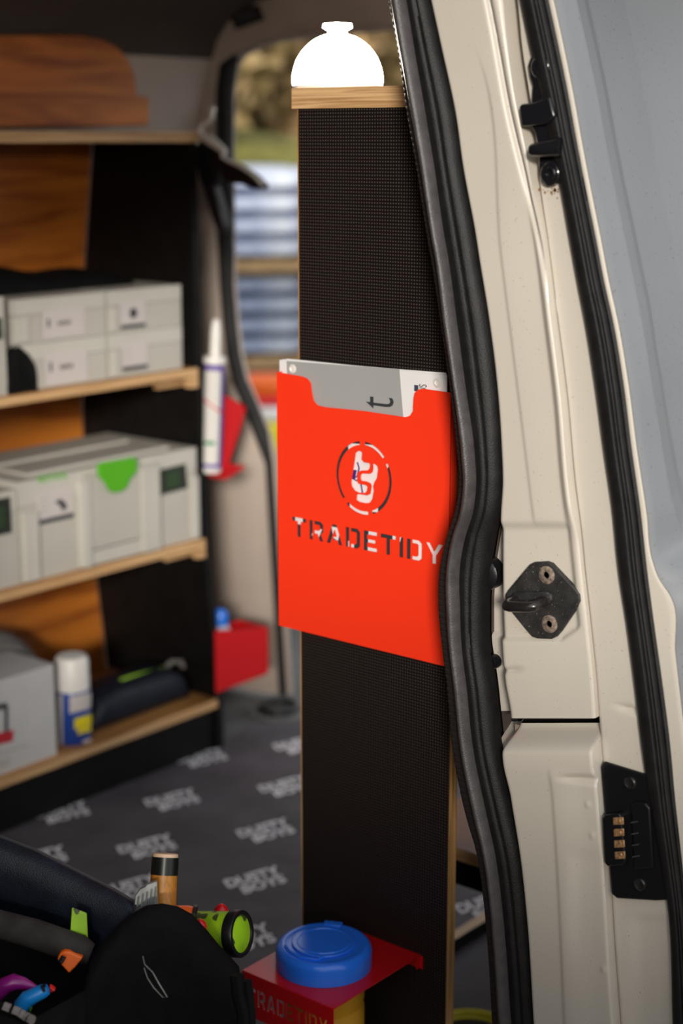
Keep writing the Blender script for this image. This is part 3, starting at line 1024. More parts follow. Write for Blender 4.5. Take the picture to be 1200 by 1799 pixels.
# striker on the pillar
XS = XP + 0.0052
c = PX(960, 1119, XS)
t = thing('door_striker', 'dusty black diamond-shaped door striker plate with a metal loop on the pillar', 'striker', c)
pl = [(936, 990), (944, 986), (966, 985), (974, 988), (1018, 1034), (1024, 1043), (1025, 1054), (1020, 1064), (990, 1108), (982, 1117), (973, 1121), (949, 1120), (940, 1117), (932, 1108), (898, 1066), (893, 1054), (893, 1043), (898, 1035), (929, 998)]
mb = MB(); mb.prism([PX(x, y, XS) for x, y in pl], (-0.007, 0, 0)); obj('plate', mb, STRIKE, t, bevel=0.002, seg=3)
XSf = XS - 0.007
hp = [(903, 1046), (908, 1039), (965, 1037), (975, 1042), (976, 1052), (968, 1061), (905, 1062), (900, 1056)]
mb = MB(); mb.prism([PX(x, y, XSf) for x, y in hp], (-0.008, 0, 0)); obj('raised_boss', mb, STRIKE, t, bevel=0.003, seg=3)
a, b = PX(911, 1052, XSf), PX(961, 1053, XSf)
out = np.array([-0.034, -0.004, -0.001])
pth = [a, a + out * .75, a + out * .93 + (b - a) * .05, a + out + (b - a) * .15, b + out - (b - a) * .15, b + out * .93 - (b - a) * .05, b + out * .75, b]
mb = MB(); mb.tube(pth, 0.0062, 12); obj('striker_loop', mb, mat('worn_black_metal', (0.035, 0.03, 0.03), 0.3, metal=0.6, coat=0.3), t)
for x, y in ((961, 1010), (966, 1096)):
    cc = PX(x, y, XSf)
    mb = MB(); mb.rev(cc, (-1, 0, 0), [(0, 0.0105), (0.0012, 0.0105), (0.0022, 0.0088), (0.0020, 0.0042), (-0.001, 0.0038), (-0.001, 0.0003)], 24); obj('bolt', mb, BOLT, t)
cc = PX(1009, 1052, XSf)
mb = MB(); mb.tube([cc + (0, 0.0045 * math.cos(q), 0.0055 * math.sin(q)) for q in np.linspace(0, 2 * math.pi, 20, endpoint=False)], 0.0004, 6, closed=True)
obj('moulded_mark', mb, STRIKE, t)

# ================================================================== NEAR SHELVING UNIT with the pocket
XB = 1.675
t = thing('shelving_unit', 'black plywood shelving unit behind the pillar, lamp on its top', 'shelf', (XB, 1.3, 0))
mb = MB(); mb.box((XB, 1.200, 0.0), (XB + 0.018, 1.459, 1.336), mi=0, miy=1, miz=1)
obj('end_panel', mb, [MESHPLY, PLYX], t, smooth=False)
mb = MB(); mb.box((XB - 0.0006, 1.459, 0.0), (XB + 0.018, 1.4605, 1.336)); obj('edge_strip', mb, PLYX, t, smooth=False)
mb = MB(); mb.box((XB - 0.004, 1.150, 1.336), (2.72, 1.467, 1.362)); obj('top_board', mb, PLYZ, t, smooth=False, bevel=0.0015)
mb = MB(); mb.box((2.70, 1.16, 0.0), (2.718, 1.459, 1.336), mi=0, miy=1, miz=1); obj('end_panel', mb, [BLACKPLY, PLYX], t, smooth=False)
for z in (0.66, 1.0):
    mb = MB(); mb.box((XB + 0.018, 1.15, z), (2.70, 1.455, z + 0.015), mi=0, mix=1, miy=1); obj('shelf', mb, [BLACKPLY, PLYZ], t, smooth=False)
mb = MB(); mb.box((1.90, 1.15, 0.232), (2.70, 1.455, 0.252), mi=0, mix=1, miy=1); obj('shelf', mb, [LINING, PLYZ], t, smooth=False)
mb = MB(); mb.box((1.905, 1.15, 0.19), (1.92, 1.455, 0.232)); obj('shelf_rail', mb, BLACKPLY, t, smooth=False)
zb = PY(830, 1625, 1.44)[2]
mb = MB(); mb.box((XB + 0.018, 1.432, 0.0), (2.70, 1.452, max(0.012, zb)), mi=0, miz=1); obj('bottom_rail', mb, [BLACKPLY, PLYZ], t, smooth=False)
q = [PX(x, y, 1.76) for x, y in ((866, 1735), (871, 1735), (872, 1990), (862, 1990))]
mb = MB(); mb.prism(q, (0.02, 0, 0)); obj('batten', mb, PLYX, t, smooth=False)

# cable reel rim on the floor inside the unit
c = PZ(828, 1802, 0.03)
mb = MB()
cy = thing('cable_coil', 'thin yellow cable coil low down behind the plywood edge', 'cable', (c[0], c[1], 0.005))
for k in range(2):
    mb = MB(); mb.tube([c + (0.062 * math.cos(a), 0.062 * math.sin(a), -0.02 + k * 0.008) for a in np.linspace(0, 2 * math.pi, 32, endpoint=False)], 0.0048, 8, closed=True)
    obj('cable_turn', mb, mat('yellow_cable', (0.62, 0.55, 0.03), 0.45), cy)

# lit dome lamp
cl = P(593, 161, 0, 1.735); cl[2] = 1.362
t = thing('dome_lamp', 'lit white dome lamp on top of the black shelving unit', 'lamp', cl)
R = 0.0605
pr_ = [(0, R * 0.985), (0.006, R)]
for k in range(1, 13):
    a = math.pi / 2 * k / 12
    pr_.append((0.006 + R * 1.02 * math.sin(a), max(0.0005, R * math.cos(a))))
mb = MB(); mb.rev(cl + (0, 0, 0.004), (0, 0, 1), pr_, 40); obj('dome', mb, LAMPM, t)
mb = MB(); mb.rev(cl, (0, 0, 1), [(0, R), (0.004, R)], 40); obj('base', mb, WHITEP, t)
mb = MB(); mb.rev(cl + (0, 0, 0.068), (0, 0, 1), [(0, 0.013), (0.006, 0.013), (0.010, 0.020), (0.015, 0.019), (0.017, 0.001)], 24); obj('hanger_knob', mb, LAMPM, t)

# red document pocket
XF = 1.660
YL_, YR_ = 1.487, 1.1955
zt, zbm = 0.5 * (PX(485, 655, XF)[2] + PX(793, 688, XF)[2]), 0.5 * (PX(503, 1105, XF)[2] + PX(783, 1167, XF)[2])


def uv(x, y):
    p = PX(x, y, XF); return (-p[1], p[2])


def fn_front(u, v, w): return (XF - w, -u, v)


notch = [uv(x, y) for x, y in ((530, 661), (540, 665), (546, 673), (548, 690), (551, 704), (558, 712), (570, 715), (640, 722), (700, 731), (712, 733), (721, 730), (726, 722), (727, 700), (729, 690), (736, 684), (744, 683))]
zt2 = zt
outer = [(-YL_, zbm), (-YR_, zbm), (-YR_, zt2)] + [(u, v) for u, v in notch[::-1]] + [(-YL_, zt2)]


def crop8(x, y): return uv(470 + x / 3.0, 600 + y / 3.0)


holes = []
cx, cz = uv(639, 840)
r0 = 0.5 * (uv(688, 848)[0] - uv(590, 836)[0])
rv = 0.5 * (uv(638, 775)[1] - uv(640, 904)[1])
for a0, a1 in ((98, 222), (232, 281), (289, 391), (402, 448)):
    A = [(cx + r0 * math.cos(math.radians(a0 + (a1 - a0) * k / 14)), cz + rv * math.sin(math.radians(a0 + (a1 - a0) * k / 14))) for k in range(15)]
    B = [(cx + (r0 - .0048) * math.cos(math.radians(a0 + (a1 - a0) * k / 14)), cz + (rv - .0048) * math.sin(math.radians(a0 + (a1 - a0) * k / 14))) for k in range(15)]
    holes.append(A + B[::-1])


def c740(x, y): return uv(480 + x * 350 / 1200, 740 + y * 350 / 1200)


pA = [(497, 190), (512, 178), (527, 178), (538, 188), (534, 228), (548, 246), (583, 252), (586, 266), (582, 284), (572, 296), (530, 297), (515, 304), (508, 322), (508, 362), (516, 376), (560, 384), (570, 394), (566, 420), (556, 432), (515, 430), (492, 418), (474, 392), (470, 366)]
pB = [(600, 256), (614, 256), (630, 270), (634, 290), (626, 344), (612, 366), (604, 392), (608, 420), (598, 470), (584, 490), (560, 494), (520, 486), (502, 474), (504, 444), (514, 438), (568, 446), (584, 438), (592, 392), (586, 374), (566, 364), (532, 358), (526, 346), (528, 322), (540, 314), (586, 316), (598, 306), (602, 282)]
holes += [[c740(*p) for p in pA], [c740(*p) for p in pB]]
tl, trr = uv(513, 909), uv(779, 954)
bz_ = uv(519, 942)[1]
holes += stencil('TRADETIDY', tl[0], bz_, trr[0] - tl[0], (tl[1] - bz_) * 1.06)
t = thing('document_pocket', 'bright red-orange sheet metal document pocket with cut-out logo and TRADETIDY lettering', 'document holder', (XF, 1.34, zbm))
mb = plate(outer, holes, fn_front, 0.0016)
obj('front_plate', mb, RED, t, smooth=False)
mb = MB(); mb.box((XF, YR_, zbm), (XB - 0.0012, YR_ + 0.0015, zt2)); obj('side_fold', mb, RED, t)
mb = MB(); mb.box((XF, YL_ - 0.0015, zbm), (XB - 0.0012, YL_, zt2)); obj('side_fold', mb, RED, t)
mb = MB(); mb.box((XF, YR_ + .0015, zbm), (XB - 0.0012, YL_ - .0015, zbm + 0.0015)); obj('bottom_fold', mb, RED, t)
mb = MB(); mb.box((XB - 0.0014, YR_, zbm), (XB - 0.0002, YL_, zt2 - 0.01)); obj('back_plate', mb, RED, t)

# papers in the pocket
def sheet(name, x0, th, px, m, label, cat, extra=None, group='papers in the red pocket'):
    q = [PX(x, y, x0) for x, y in px]
    zb2 = zbm + 0.004
    q = [q[0], q[1], np.array([x0, q[1][1], zb2]), np.array([x0, q[0][1], zb2])]
    mb = MB(); mb.prism(q, (th, 0, 0))
    tt = thing(name, label, cat, (x0, q[0][1], zb2), group)
    obj('sheet', mb, m, tt, smooth=False)
    return tt


YA, YBq = YL_ - 0.004, YR_ + 0.004
tb = sheet('paper_sheet', 1.6705, 0.0008, ((491, 632), (783, 655)), PAPER, 'rearmost white paper sheet in the red pocket', 'paper')
sheet('paper_sheet', 1.6690, 0.0008, ((496, 631), (784, 656)), PAPER, 'white paper sheet directly behind the grey-fronted brochure', 'paper')
XQ = 1.6665
bro = sheet('brochure', XQ, 0.0014, ((503, 630), (785, 659)), PAPER, 'grey and white brochure with eyelets, foremost in the red pocket', 'brochure')


def flat(px, m, nm, x0, parent, th=0.0004):
    mb = MB(); mb.prism([PX(x, y, x0) for x, y in px], (-th, 0, 0)); return obj(nm, mb, m, parent, smooth=False)


g = [PX(x, y, XQ) for x, y in ((504, 635), (702, 649), (709, 740))]
zb2 = 0.86 * zbm + 0.14 * zt
flat(((504, 634), (702, 649), (711, 760), (508, 745)), CARD, 'grey_cover', XQ, bro)
for x, y in ((514, 648), (769, 672)):
    cc = PX(x, y, XQ - 0.0004)
    mb = MB(); mb.rev(cc, (-1, 0, 0), [(0, 0.0062), (0.0010, 0.0060), (0.0016, 0.0040), (0.0004, 0.0028), (0.0004, 0.0003)], 20); obj('eyelet', mb, WHITEP, bro)
xdir = PX(667, 690, XQ) - PX(666, 730, XQ)
# letters run upwards: the word is turned a quarter turn on the cover
YH = np.array([0, -1.0, 0])
mb = text('t', 0.0165, PX(667, 708, XQ - 0.0004), np.array([0, 0, 1.0]), np.array([0, 1.0, 0.0]), 0.0003, bold=-0.008, height=0.046)
obj('printed_letter', mb, INK, bro, smooth=False)
flat(((666, 727), (692, 729.5), (692, 733), (666, 730.5)), INK, 'printed_stroke', XQ - 0.0004, bro, 0.0003)
flat(((728, 676), (735, 677), (735, 688), (728, 687)), mat('slate_ink', (0.05, 0.055, 0.09), 0.5), 'printed_block', XQ - 0.0002, bro)
mb = text('US', 0.010, PX(743, 682, XQ - 0.0004), np.array([0, 0, 1.0]), np.array([0, 1.0, 0]), 0.0003, height=0.012)
obj('printed_letter', mb, INK, bro, smooth=False)
# dark cover print on the brochure behind the cut-outs, pale and purple patches on it
flat(((505, 755), (786, 790), (783, 1130), (503, 1085)), INK, 'dark_print', XQ, bro)
XQ2 = XQ - 0.0004
for px in (((500, 770), (700, 785), (700, 790), (665, 850), (664, 900), (615, 895), (612, 780)),
           ((617, 895), (655, 900), (655, 915), (617, 905)),
           ((519, 908), (532, 908), (532, 922), (519, 920)),
           ((552, 928), (566, 930), (560, 945), (548, 940)),
           ((583, 925), (598, 928), (594, 950), (586, 945)),
           ((612, 950), (622, 952), (622, 966), (612, 962)),
           ((648, 930), (668, 936), (668, 978), (646, 972)),
           ((690, 941), (705, 944), (703, 952), (690, 950)),
           ((722, 944), (772, 950), (790, 955), (786, 1010), (724, 1000))):
    flat(px, PAPER, 'pale_print', XQ2, bro)
mb = MB(); mb.tube([PX(x, y, XQ2 - 0.0006) for x, y in ((628, 812), (631, 822), (628, 836), (622, 842), (634, 848), (637, 866))], 0.0012, 6); obj('purple_print', mb, PURPLEINK, bro)
flat(((618, 825), (627, 826), (624, 842), (616, 842)), PURPLEINK, 'purple_print', XQ2 - 0.0004, bro)

# red tub holder on the board
zp = 0.201
x0h, y0h, y1h = 1.487, 1.2435, 1.404
t = thing('tub_holder', 'red metal tub holder with cut-out TRADETIDY lettering on the black board', 'holder', (1.58, 1.33, zp - 0.075))
cl_ = PZ(569, 1694, zp)
hole = [(cl_[0] + 0.058 * math.cos(a), cl_[1] + 0.058 * math.sin(a)) for a in np.linspace(0, 2 * math.pi, 40, endpoint=False)]
mb = plate([(x0h, y0h), (XB - 0.0005, y0h), (XB - 0.0005, y1h), (x0h, y1h)], [hole], lambda u, v, w: (u, v, zp - 0.0008 + w), 0.0016)
obj('top_plate', mb, RED2, t, smooth=False)
fh = 0.064
ho = stencil('TRADETIDY', -y1h + 0.010, zp - 0.045, (y1h - y0h) - 0.020, 0.025)
mb = plate([(-y1h, zp - fh), (-y0h, zp - fh), (-y0h, zp - 0.0008), (-y1h, zp - 0.0008)], ho, lambda u, v, w: (x0h - w, -u, v), 0.0016)
obj('front_plate', mb, RED2, t, smooth=False)
mb = MB(); mb.box((XB - 0.0018, y0h - 0.004, zp - 0.020), (XB - 0.0003, y1h, zp - 0.0016)); mb.box((XB - 0.010, y0h - 0.0006, zp - 0.018), (XB - 0.0003, y0h + 0.001, zp - 0.0016)); obj('back_flange', mb, RED2, t)

# wipes tub
t = thing('wipes_tub', 'yellow wipes tub with a blue flip-top lid in the red holder', 'tub', (cl_[0], cl_[1], zp - 0.19))
mb = MB(); mb.rev((cl_[0], cl_[1], zp - 0.19), (0, 0, 1), [(0, 0.050), (0.004, 0.0545), (0.02, 0.0555), (0.13, 0.0555), (0.135, 0.0535), (0.139, 0.0535), (0.144, 0.0555), (0.17, 0.0555), (0.186, 0.054), (0.19, 0.054)], 48); bo = obj('body', mb, YELLOW, t)
mb = MB()
rows = []
for z in (zp - 0.150, zp - 0.085):
    rows.append([(cl_[0] + 0.0559 * math.cos(a), cl_[1] + 0.0559 * math.sin(a), z) for a in np.linspace(math.pi * 0.95, math.pi * 1.75, 30)])
mb.grid(rows); lb = obj('label_band', mb, INK, bo)
for k, s in enumerate(('WIPES', '100')):
    mb = text(s, 0.03, (cl_[0] - 0.034 + 0.012 * k, cl_[1] - 0.0475, zp - 0.105 - 0.02 * k), (0.81, -0.58, 0), (0, 0, 1), 0.0006) if False else None
R2 = 0.0655
zl = zp + 0.0005
mb = MB(); mb.rev((cl_[0], cl_[1], zl), (0, 0, 1), [(0, R2), (0.022, R2), (0.028, R2 - 0.002), (0.0315, R2 - 0.007), (0.0305, R2 - 0.012), (0.0295, R2 - 0.02), (0.0295, 0.0005)], 64); lid = obj('lid', mb, BLUE, t, angle=60)
vd = np.array([math.cos(TH), math.sin(TH), 0]); sd = np.array([math.sin(TH), -math.cos(TH), 0])
cL = np.array([cl_[0], cl_[1], zl])
# flip flap: a raised disc segment with ridges
fl = [cL + sd * (0.044 * math.cos(a)) + vd * (0.004 + 0.044 * math.sin(a)) + (0, 0, 0.0295) for a in np.linspace(0, 2 * math.pi, 48, endpoint=False)]
mb = MB(); mb.prism(fl, (0, 0, 0.0028)); obj('flap', mb, BLUE, lid, bevel=0.0012)
mb = MB(); mb.tube([cL + sd * (0.036 * math.cos(a)) + vd * (0.004 + 0.036 * math.sin(a)) + (0, 0, 0.0323) for a in np.linspace(0.1, 2 * math.pi + 0.1, 48, endpoint=False)], 0.0012, 6, closed=True); obj('flap_ridge', mb, BLUE, lid)
mb = MB(); mb.tube([cL + sd * s + vd * f + (0, 0, 0.0318) for s, f in ((-0.052, -0.010), (-0.046, -0.026), (-0.030, -0.043), (-0.008, -0.049), (0.0, -0.040))], 0.0022, 8); obj('thumb_rim', mb, BLUE, lid)
hx = [cL + sd * s + vd * f + (0, 0, 0.0285) for s, f in ((0.0, 0.062), (0.026, 0.056), (0.022, 0.044), (0.0, 0.050))]
mb = MB(); mb.prism(hx, (0, 0, 0.0055)); obj('hinge', mb, BLUE, lid, bevel=0.0012)

# ================================================================== FAR SHELVING UNIT
XE = 2.434                     # inner face of its right end panel
SH = [(1.290, 2.405, 0.020, 'top'), (0.815, 2.400, 0.018, 's2'), (0.452, 2.388, 0.018, 's3'), (0.100, 2.360, 0.018, 's4')]
t = thing('shelving_unit', 'tall black shelving unit on the far wall, loaded with grey cases', 'shelf', (1.6, 2.5, 0))
poly = [(2.362, 0.0), (2.362, 0.11), (2.392, 0.46), (2.404, 0.83), (2.410, 1.29), (wall_y(1.29) - 0.014, 1.29), (wall_y(1.0) - .014, 1.0), (wall_y(.7) - .014, .7), (wall_y(.45) - .014, .45), (wall_y(.2) - .014, .2), (wall_y(0) - .014, 0.0)]
mb = MB(); mb.prism([(XE, y, z) for y, z in poly], (0.018, 0, 0)); obj('end_panel', mb, BLACKPLY, t, smooth=False)
mb = MB(); mb.prism([(0.36, y, z) for y, z in poly], (0.018, 0, 0)); obj('end_panel', mb, BLACKPLY, t, smooth=False)
for z, y, th, nm in SH:
    x1 = XE + (0.018 if nm in ('top',) else 0.0)
    mb = MB(); mb.box((0.379, y, z), (x1, wall_y(z) - 0.016, z + th), mi=0, mix=1, miy=1); obj('shelf', mb, [SHELFTOP, PLYZ], t, smooth=False)
    if nm in ('s2', 's3'):
        mb = MB(); mb.box((XE - 0.022, y - 0.001, z - 0.022), (XE - 0.0005, y + 0.018, z)); obj('corner_block', mb, PLYZ, t, smooth=False)
        mb = MB(); mb.box((XE - 0.085, y + 0.03, z - 0.020), (XE - 0.0005, y + 0.045, z)); obj('batten', mb, PLYZ, t, smooth=False)
mb = MB(); mb.box((0.379, 2.372, 0.0), (XE, 2.390, 0.100)); obj('kick_board', mb, BLACKPLY, t, smooth=False)

def ssh(i): return SH[i][0] + SH[i][2]


def case(x0p, x1p, ypx, yf, z0, z1, depth, label, labels, group, m=CASE, rib=12, lidfrac=0.35):
    """plastic case standing on a shelf, front in the plane y = yf"""
    X0 = PY(x0p, ypx, yf)[0]; X1 = PY(x1p, ypx, yf)[0]
    tt = thing('storage_case', label, 'case', ((X0 + X1) / 2, yf + depth / 2, z0), group)
    zs_ = z1 - (z1 - z0) * lidfrac
    mb = MB(); mb.box((X0, yf, z0), (X1, yf + depth, zs_ - 0.0012)); obj('body', mb, m, tt, bevel=0.006, seg=3)
    mb = MB(); mb.box((X0 + .001, yf - 0.0015, zs_), (X1 - .001, yf + depth, z1)); obj('lid', mb, CASE, tt, bevel=0.006, seg=3)
    Xr = PY(x0p + rib * 2, ypx, yf)[0]; Xr0 = PY(x0p + 2, ypx, yf)[0]
    mb = MB(); mb.box((Xr0, yf - 0.005, z0 + 0.004), (Xr, yf, zs_ - 0.003)); obj('corner_rib', mb, CASE, tt, bevel=0.002)
    for (lx0, lx1, ly0, ly1, kind) in labels:
        # label corners in the photo, on the case front
        a, b = PY(lx0, ly0, yf), PY(lx1, ly1, yf)
        za, zb_ = a[2], b[2]
        mb = MB(); mb.box((a[0], yf - 0.003, zb_), (b[0], yf - 0.0022, za))
        if kind == 'dark':
            o = obj('label_card', mb, INKG, tt, smooth=False)
            for k in range(4):
                mb = MB(); zc = za + (zb_ - za) * (0.3 + 0.14 * k); w = (b[0] - a[0])
                mb.box((a[0] + w * .35, yf - 0.0034, zc - 0.002), (b[0] - w * (.2 + .05 * (k % 2)), yf - 0.003, zc + 0.002)); obj('printed_line', mb, DIMGREEN, o, smooth=False)
        else:
            o = obj('label_card', mb, LABEL, tt, smooth=False)
            w = b[0] - a[0]; hh = za - zb_
            if kind in ('text',):
                mb = MB()
                mb.box((a[0] + w * .10, yf - 0.0034, zb_ + hh * .42), (a[0] + w * .15, yf - 0.003, zb_ + hh * .72))
                obj('printed_tick', mb, INK, o, smooth=False)
                zq = zb_ + hh * .52
                mb = MB(); mb.tube([(a[0] + w * (.34 + .30 * k / 12), yf - 0.0032, zq + hh * (.09 if k % 2 else -.07) * (1 if k % 3 else .4)) for k in range(13)], 0.0012, 5); obj('handwriting', mb, INK, o, smooth=False)
            if kind in ('pict', 'lines', 'tool'):
                mb = MB(); mb.box((a[0], yf - 0.0034, zb_), (b[0], yf - 0.003, zb_ + hh * .14)); obj('printed_band', mb, INK, o, smooth=False)
                if kind == 'pict':
                    mb = MB(); mb.rev((a[0] + w * .52, yf - 0.003, zb_ + hh * .55), (0, -1, 0), [(0, hh * .2), (0.0004, hh * .2)], 12); obj('printed_picture', mb, INK, o, smooth=False)
                if kind == 'tool':
                    mb = MB(); mb.prism([(a[0] + w * u, yf - 0.003, zb_ + hh * v) for u, v in ((.5, .62), (.62, .72), (.8, .66), (.86, .5), (.78, .36), (.7, .28), (.66, .45), (.52, .52))], (0, -0.0004, 0)); obj('printed_picture', mb, INK, o, smooth=False)
                if kind in ('lines', 'tool'):
                    for k in range(4):
                        mb = MB(); mb.box((a[0] + w * .08, yf - 0.0034, zb_ + hh * (.38 + .13 * k)), (a[0] + w * .38, yf - 0.003, zb_ + hh * (.41 + .13 * k))); obj('printed_line', mb, CASED, o, smooth=False)
    return tt, X0, X1


YF2 = 2.425
z2 = ssh(1)
zt2_ = PY(187, 512, YF2)[2]
zm2 = PY(187, 588, YF2)[2]
case(24, 186, 590, YF2, z2, zm2, 0.22, 'lower left grey case on the upper shelf, white label', [(77, 153, 621, 668, 'text')], 'cases on the upper shelf', m=CASED)
case(24, 186, 590, YF2, zm2 + 0.001, zt2_, 0.22, 'upper left grey case on the upper shelf, white label', [(73, 149, 547, 588, 'text')], 'cases on the upper shelf', m=CASED)
case(190, 319, 580, YF2, z2, zm2, 0.22, 'lower right grey case on the upper shelf, banded label', [(212, 258, 602, 646, 'lines')], 'cases on the upper shelf', m=CASED, rib=7)
case(190, 319, 580, YF2, zm2 + 0.001, zt2_, 0.22, 'upper right grey case on the upper shelf, picture label', [(209, 254, 531, 573, 'pict')], 'cases on the upper shelf', m=CASED, rib=7)
case(-150, 9, 590, YF2 - .012, z2, zt2_ + 0.01, 0.22, 'grey case cut off by the left edge on the upper shelf', [(-20, 3, 560, 595, 'dark')], 'cases on the upper shelf', m=CASED)
# crumpled black bag between the cases
c = PZ(38, 684, z2)
mb = MB(); c = PY(36, 680, YF2 - 0.006); c[2] = z2
rows = []
for i in range(9):
    a = math.pi / 2 * i / 8
    rows.append([(c[0] + (0.045 * math.cos(a) + 0.004 * math.sin(5 * b_ + i)) * math.cos(b_), c[1] + 0.006 + (0.02 * math.cos(a)) * math.sin(b_), z2 + 0.001 + 0.085 * math.sin(a) + 0.003 * math.sin(3 * b_)) for b_ in np.linspace(0, 2 * math.pi, 20, endpoint=False)])
mb.grid(rows, True, True); tag(obj('cloth_pouch', mb, BAGBLACK), 'small crumpled black pouch beside the grey cases, upper shelf', 'pouch')
# black cable bag lying on top of the cases, at the back
mb = MB(); zt3 = zt2_ + 0.002
rows = []
for i in range(14):
    x = 1.75 + 0.60 * i / 13
    hgt = 0.022 + 0.05 * (1 - i / 13) + 0.006 * math.sin(i * 1.3)
    rows.append([(x, 2.57 + 0.075 * math.cos(a), zt3 + max(0, hgt * math.sin(a)) ) for a in np.linspace(0, math.pi, 12)])
mb.grid(rows); mb.grid([[(r[0][0], r[0][1], zt3), (r[-1][0], r[-1][1], zt3)] for r in rows])
tag(obj('black_cover', mb, BAGBLACK), 'black cloth draped over the cases on the upper shelf', 'cloth')

# big case with green latch on the middle shelf
YF3 = 2.405
z3 = ssh(2)
X0 = PY(33, 920, YF3)[0]; X1 = PY(347, 920, YF3)[0]
zt4 = 0.5 * (PY(340, 790, YF3)[2] + PY(60, 838, YF3)[2])
DEP = 0.27
t = thing('large_case', 'large grey tool case with a green latch on the middle shelf', 'case', ((X0 + X1) / 2, YF3 + DEP / 2, z3))
mb = MB(); mb.box((X0, YF3, z3), (X1, YF3 + DEP, zt4 - 0.050)); obj('body', mb, CASED, t, bevel=0.008, seg=3)
ldb = MB(); ldb.box((X0 + 0.001, YF3 - 0.001, zt4 - 0.0485), (X1 - 0.001, YF3 + DEP, zt4)); ld = obj('lid', ldb, CASE, t, bevel=0.008, seg=3)
for (a, b) in ((0.03, 0.12), (0.15, 0.24)):
    mb = MB(); mb.box((X0 + 0.05, YF3 + a, zt4), (X1 - 0.05, YF3 + b, zt4 + 0.006)); obj('lid_panel', mb, CASED, ld, bevel=0.003)


def fx(px, py): return PY(px, py, YF3)


for a, b in ((38, 62), (345, 335)):
    xa, xb = fx(a, 920)[0], fx(b, 920)[0]
    mb = MB(); mb.box((xa, YF3 - 0.010, z3 + 0.003), (xb, YF3, zt4 - 0.06)); obj('corner_rib', mb, CASE, t, bevel=0.003)
xa, xb = fx(143, 920)[0], fx(272, 920)[0]
zb_ = z3 + 0.036
mb = MB(); mb.box((xa, YF3 - 0.012, zb_), (xb, YF3, zt4 - 0.012)); obj('latch_panel', mb, CASED, t, bevel=0.005, seg=3)
for a, b in ((242, 272), (137, 150)):
    xa2, xb2 = fx(a, 920)[0], fx(b, 920)[0]
    mb = MB(); mb.box((xa2, YF3 - 0.018, z3 + 0.004), (xb2, YF3 - 0.0002, zt4 - 0.02)); obj('side_column', mb, CASE, t, bevel=0.005, seg=3)
mb = MB(); mb.box((xa + .012, YF3 - 0.010, z3 + 0.003), (xb - .03, YF3, zb_ - 0.004)); obj('lower_grip', mb, CASE, t, bevel=0.004)
lt = [(161, 815), (166, 811), (222, 801), (229, 804), (230, 817), (227, 830), (217, 840), (212, 853), (204, 861), (190, 864), (181, 860), (175, 848), (164, 836), (161, 826)]
mb = MB(); mb.prism([fx(x, y) + (0, -0.0125, 0) for x, y in lt], (0, -0.009, 0)); obj('latch', mb, GREEN, t, bevel=0.003, seg=3)
mb = MB(); a, b = fx(64, 865), fx(128, 905)
mb = MB(); mb.prism([fx(x, y) + (0, -0.0005, 0) for x, y in ((63, 870), (127, 853), (130, 904), (68, 922))], (0, -0.0015, 0)); lb = obj('label_card', mb, LABEL, t, smooth=False)
mb = MB(); mb.prism([fx(x, y) + (0, -0.002, 0) for x, y in ((67, 914), (128, 900), (129, 908), (68, 922))], (0, -0.0005, 0)); obj('printed_band', mb, INK, lb, smooth=False)
mb = MB(); mb.prism([fx(x, y) + (0, -0.002, 0) for x, y in ((95, 882), (105, 876), (115, 884), (116, 893), (108, 897), (105, 888))], (0, -0.0005, 0)); obj('printed_picture', mb, INK, lb, smooth=False)
for k in range(4):
    mb = MB(); mb.prism([fx(x, y + k * 8) + (0, -0.002, 0) for x, y in ((68, 877), (84, 873), (84, 876), (68, 880))], (0, -0.0005, 0)); obj('printed_line', mb, CASED, lb, smooth=False)
d_ = fx(116, 834) - fx(70, 841)
mb = text('FESTOOL', 0.075, fx(92, 838) + (0, -0.0012, 0), (1, 0, 0), (0, 0, 1), 0.0005, bold=0.02); obj('printed_word', mb, GREEN, t, smooth=False)
mb = MB(); mb.prism([fx(x, y) + (0, -0.0005, 0) for x, y in ((276, 826), (325, 814), (329, 857), (281, 870))], (0, -0.0015, 0)); lb = obj('dark_label', mb, INKG, t, smooth=False)
for k in range(4):
    mb = MB(); mb.prism([fx(x, y + k * 7) + (0, -0.002, 0) for x, y in ((291, 833), (314, 827), (314, 830), (291, 836))], (0, -0.0005, 0)); obj('printed_line', mb, DIMGREEN, lb, smooth=False)
case(-170, 31, 930, YF3, z3, zt4 - 0.012, DEP, 'grey case cut off by the left edge, beside the green-latched case', [(-40, 19, 884, 935, 'dark')], None, m=CASED, lidfrac=0.2)

# bottom shelf: carton, aerosol, grey bag, black bag
YF4 = 2.378
z4 = ssh(3)


def f4(px, py, dy=0.0): return PY(px, py, YF4) + (0, dy, 0)


X0 = f4(-130, 1250)[0]; X1 = f4(97, 1250)[0]; zt5 = PY(80, 1172, YF4)[2]
t = thing('carton', 'white cardboard carton with a red-black print on the bottom shelf', 'box', ((X0 + X1) / 2, YF4 + 0.07, z4))
mb = MB(); mb.box((X0, YF4, z4), (X1, YF4 + 0.13, zt5)); obj('body', mb, CARDB, t, bevel=0.002)
mb = MB(); mb.box((X0, YF4 - 0.0006, zt5 - 0.004), (X1, YF4 + 0.131, zt5 + 0.0015)); obj('lid_flap', mb, CARDB, t, bevel=0.001)
for px, m in ((((-10, 1240), (10, 1234), (14, 1240), (14, 1285), (8, 1288), (8, 1245), (-10, 1250)), INK), (((-12, 1290), (14, 1284), (24, 1282), (22, 1302), (-12, 1310)), REDINK), (((-10, 1325), (20, 1315), (50, 1306), (50, 1311), (-10, 1330)), CASED), (((-10, 1338), (18, 1330), (18, 1345), (-10, 1352)), CASED)):
    mb = MB(); mb.prism([f4(x, y, -0.0002) for x, y in px], (0, -0.0006, 0)); obj('printed_mark', mb, m, t, smooth=False)
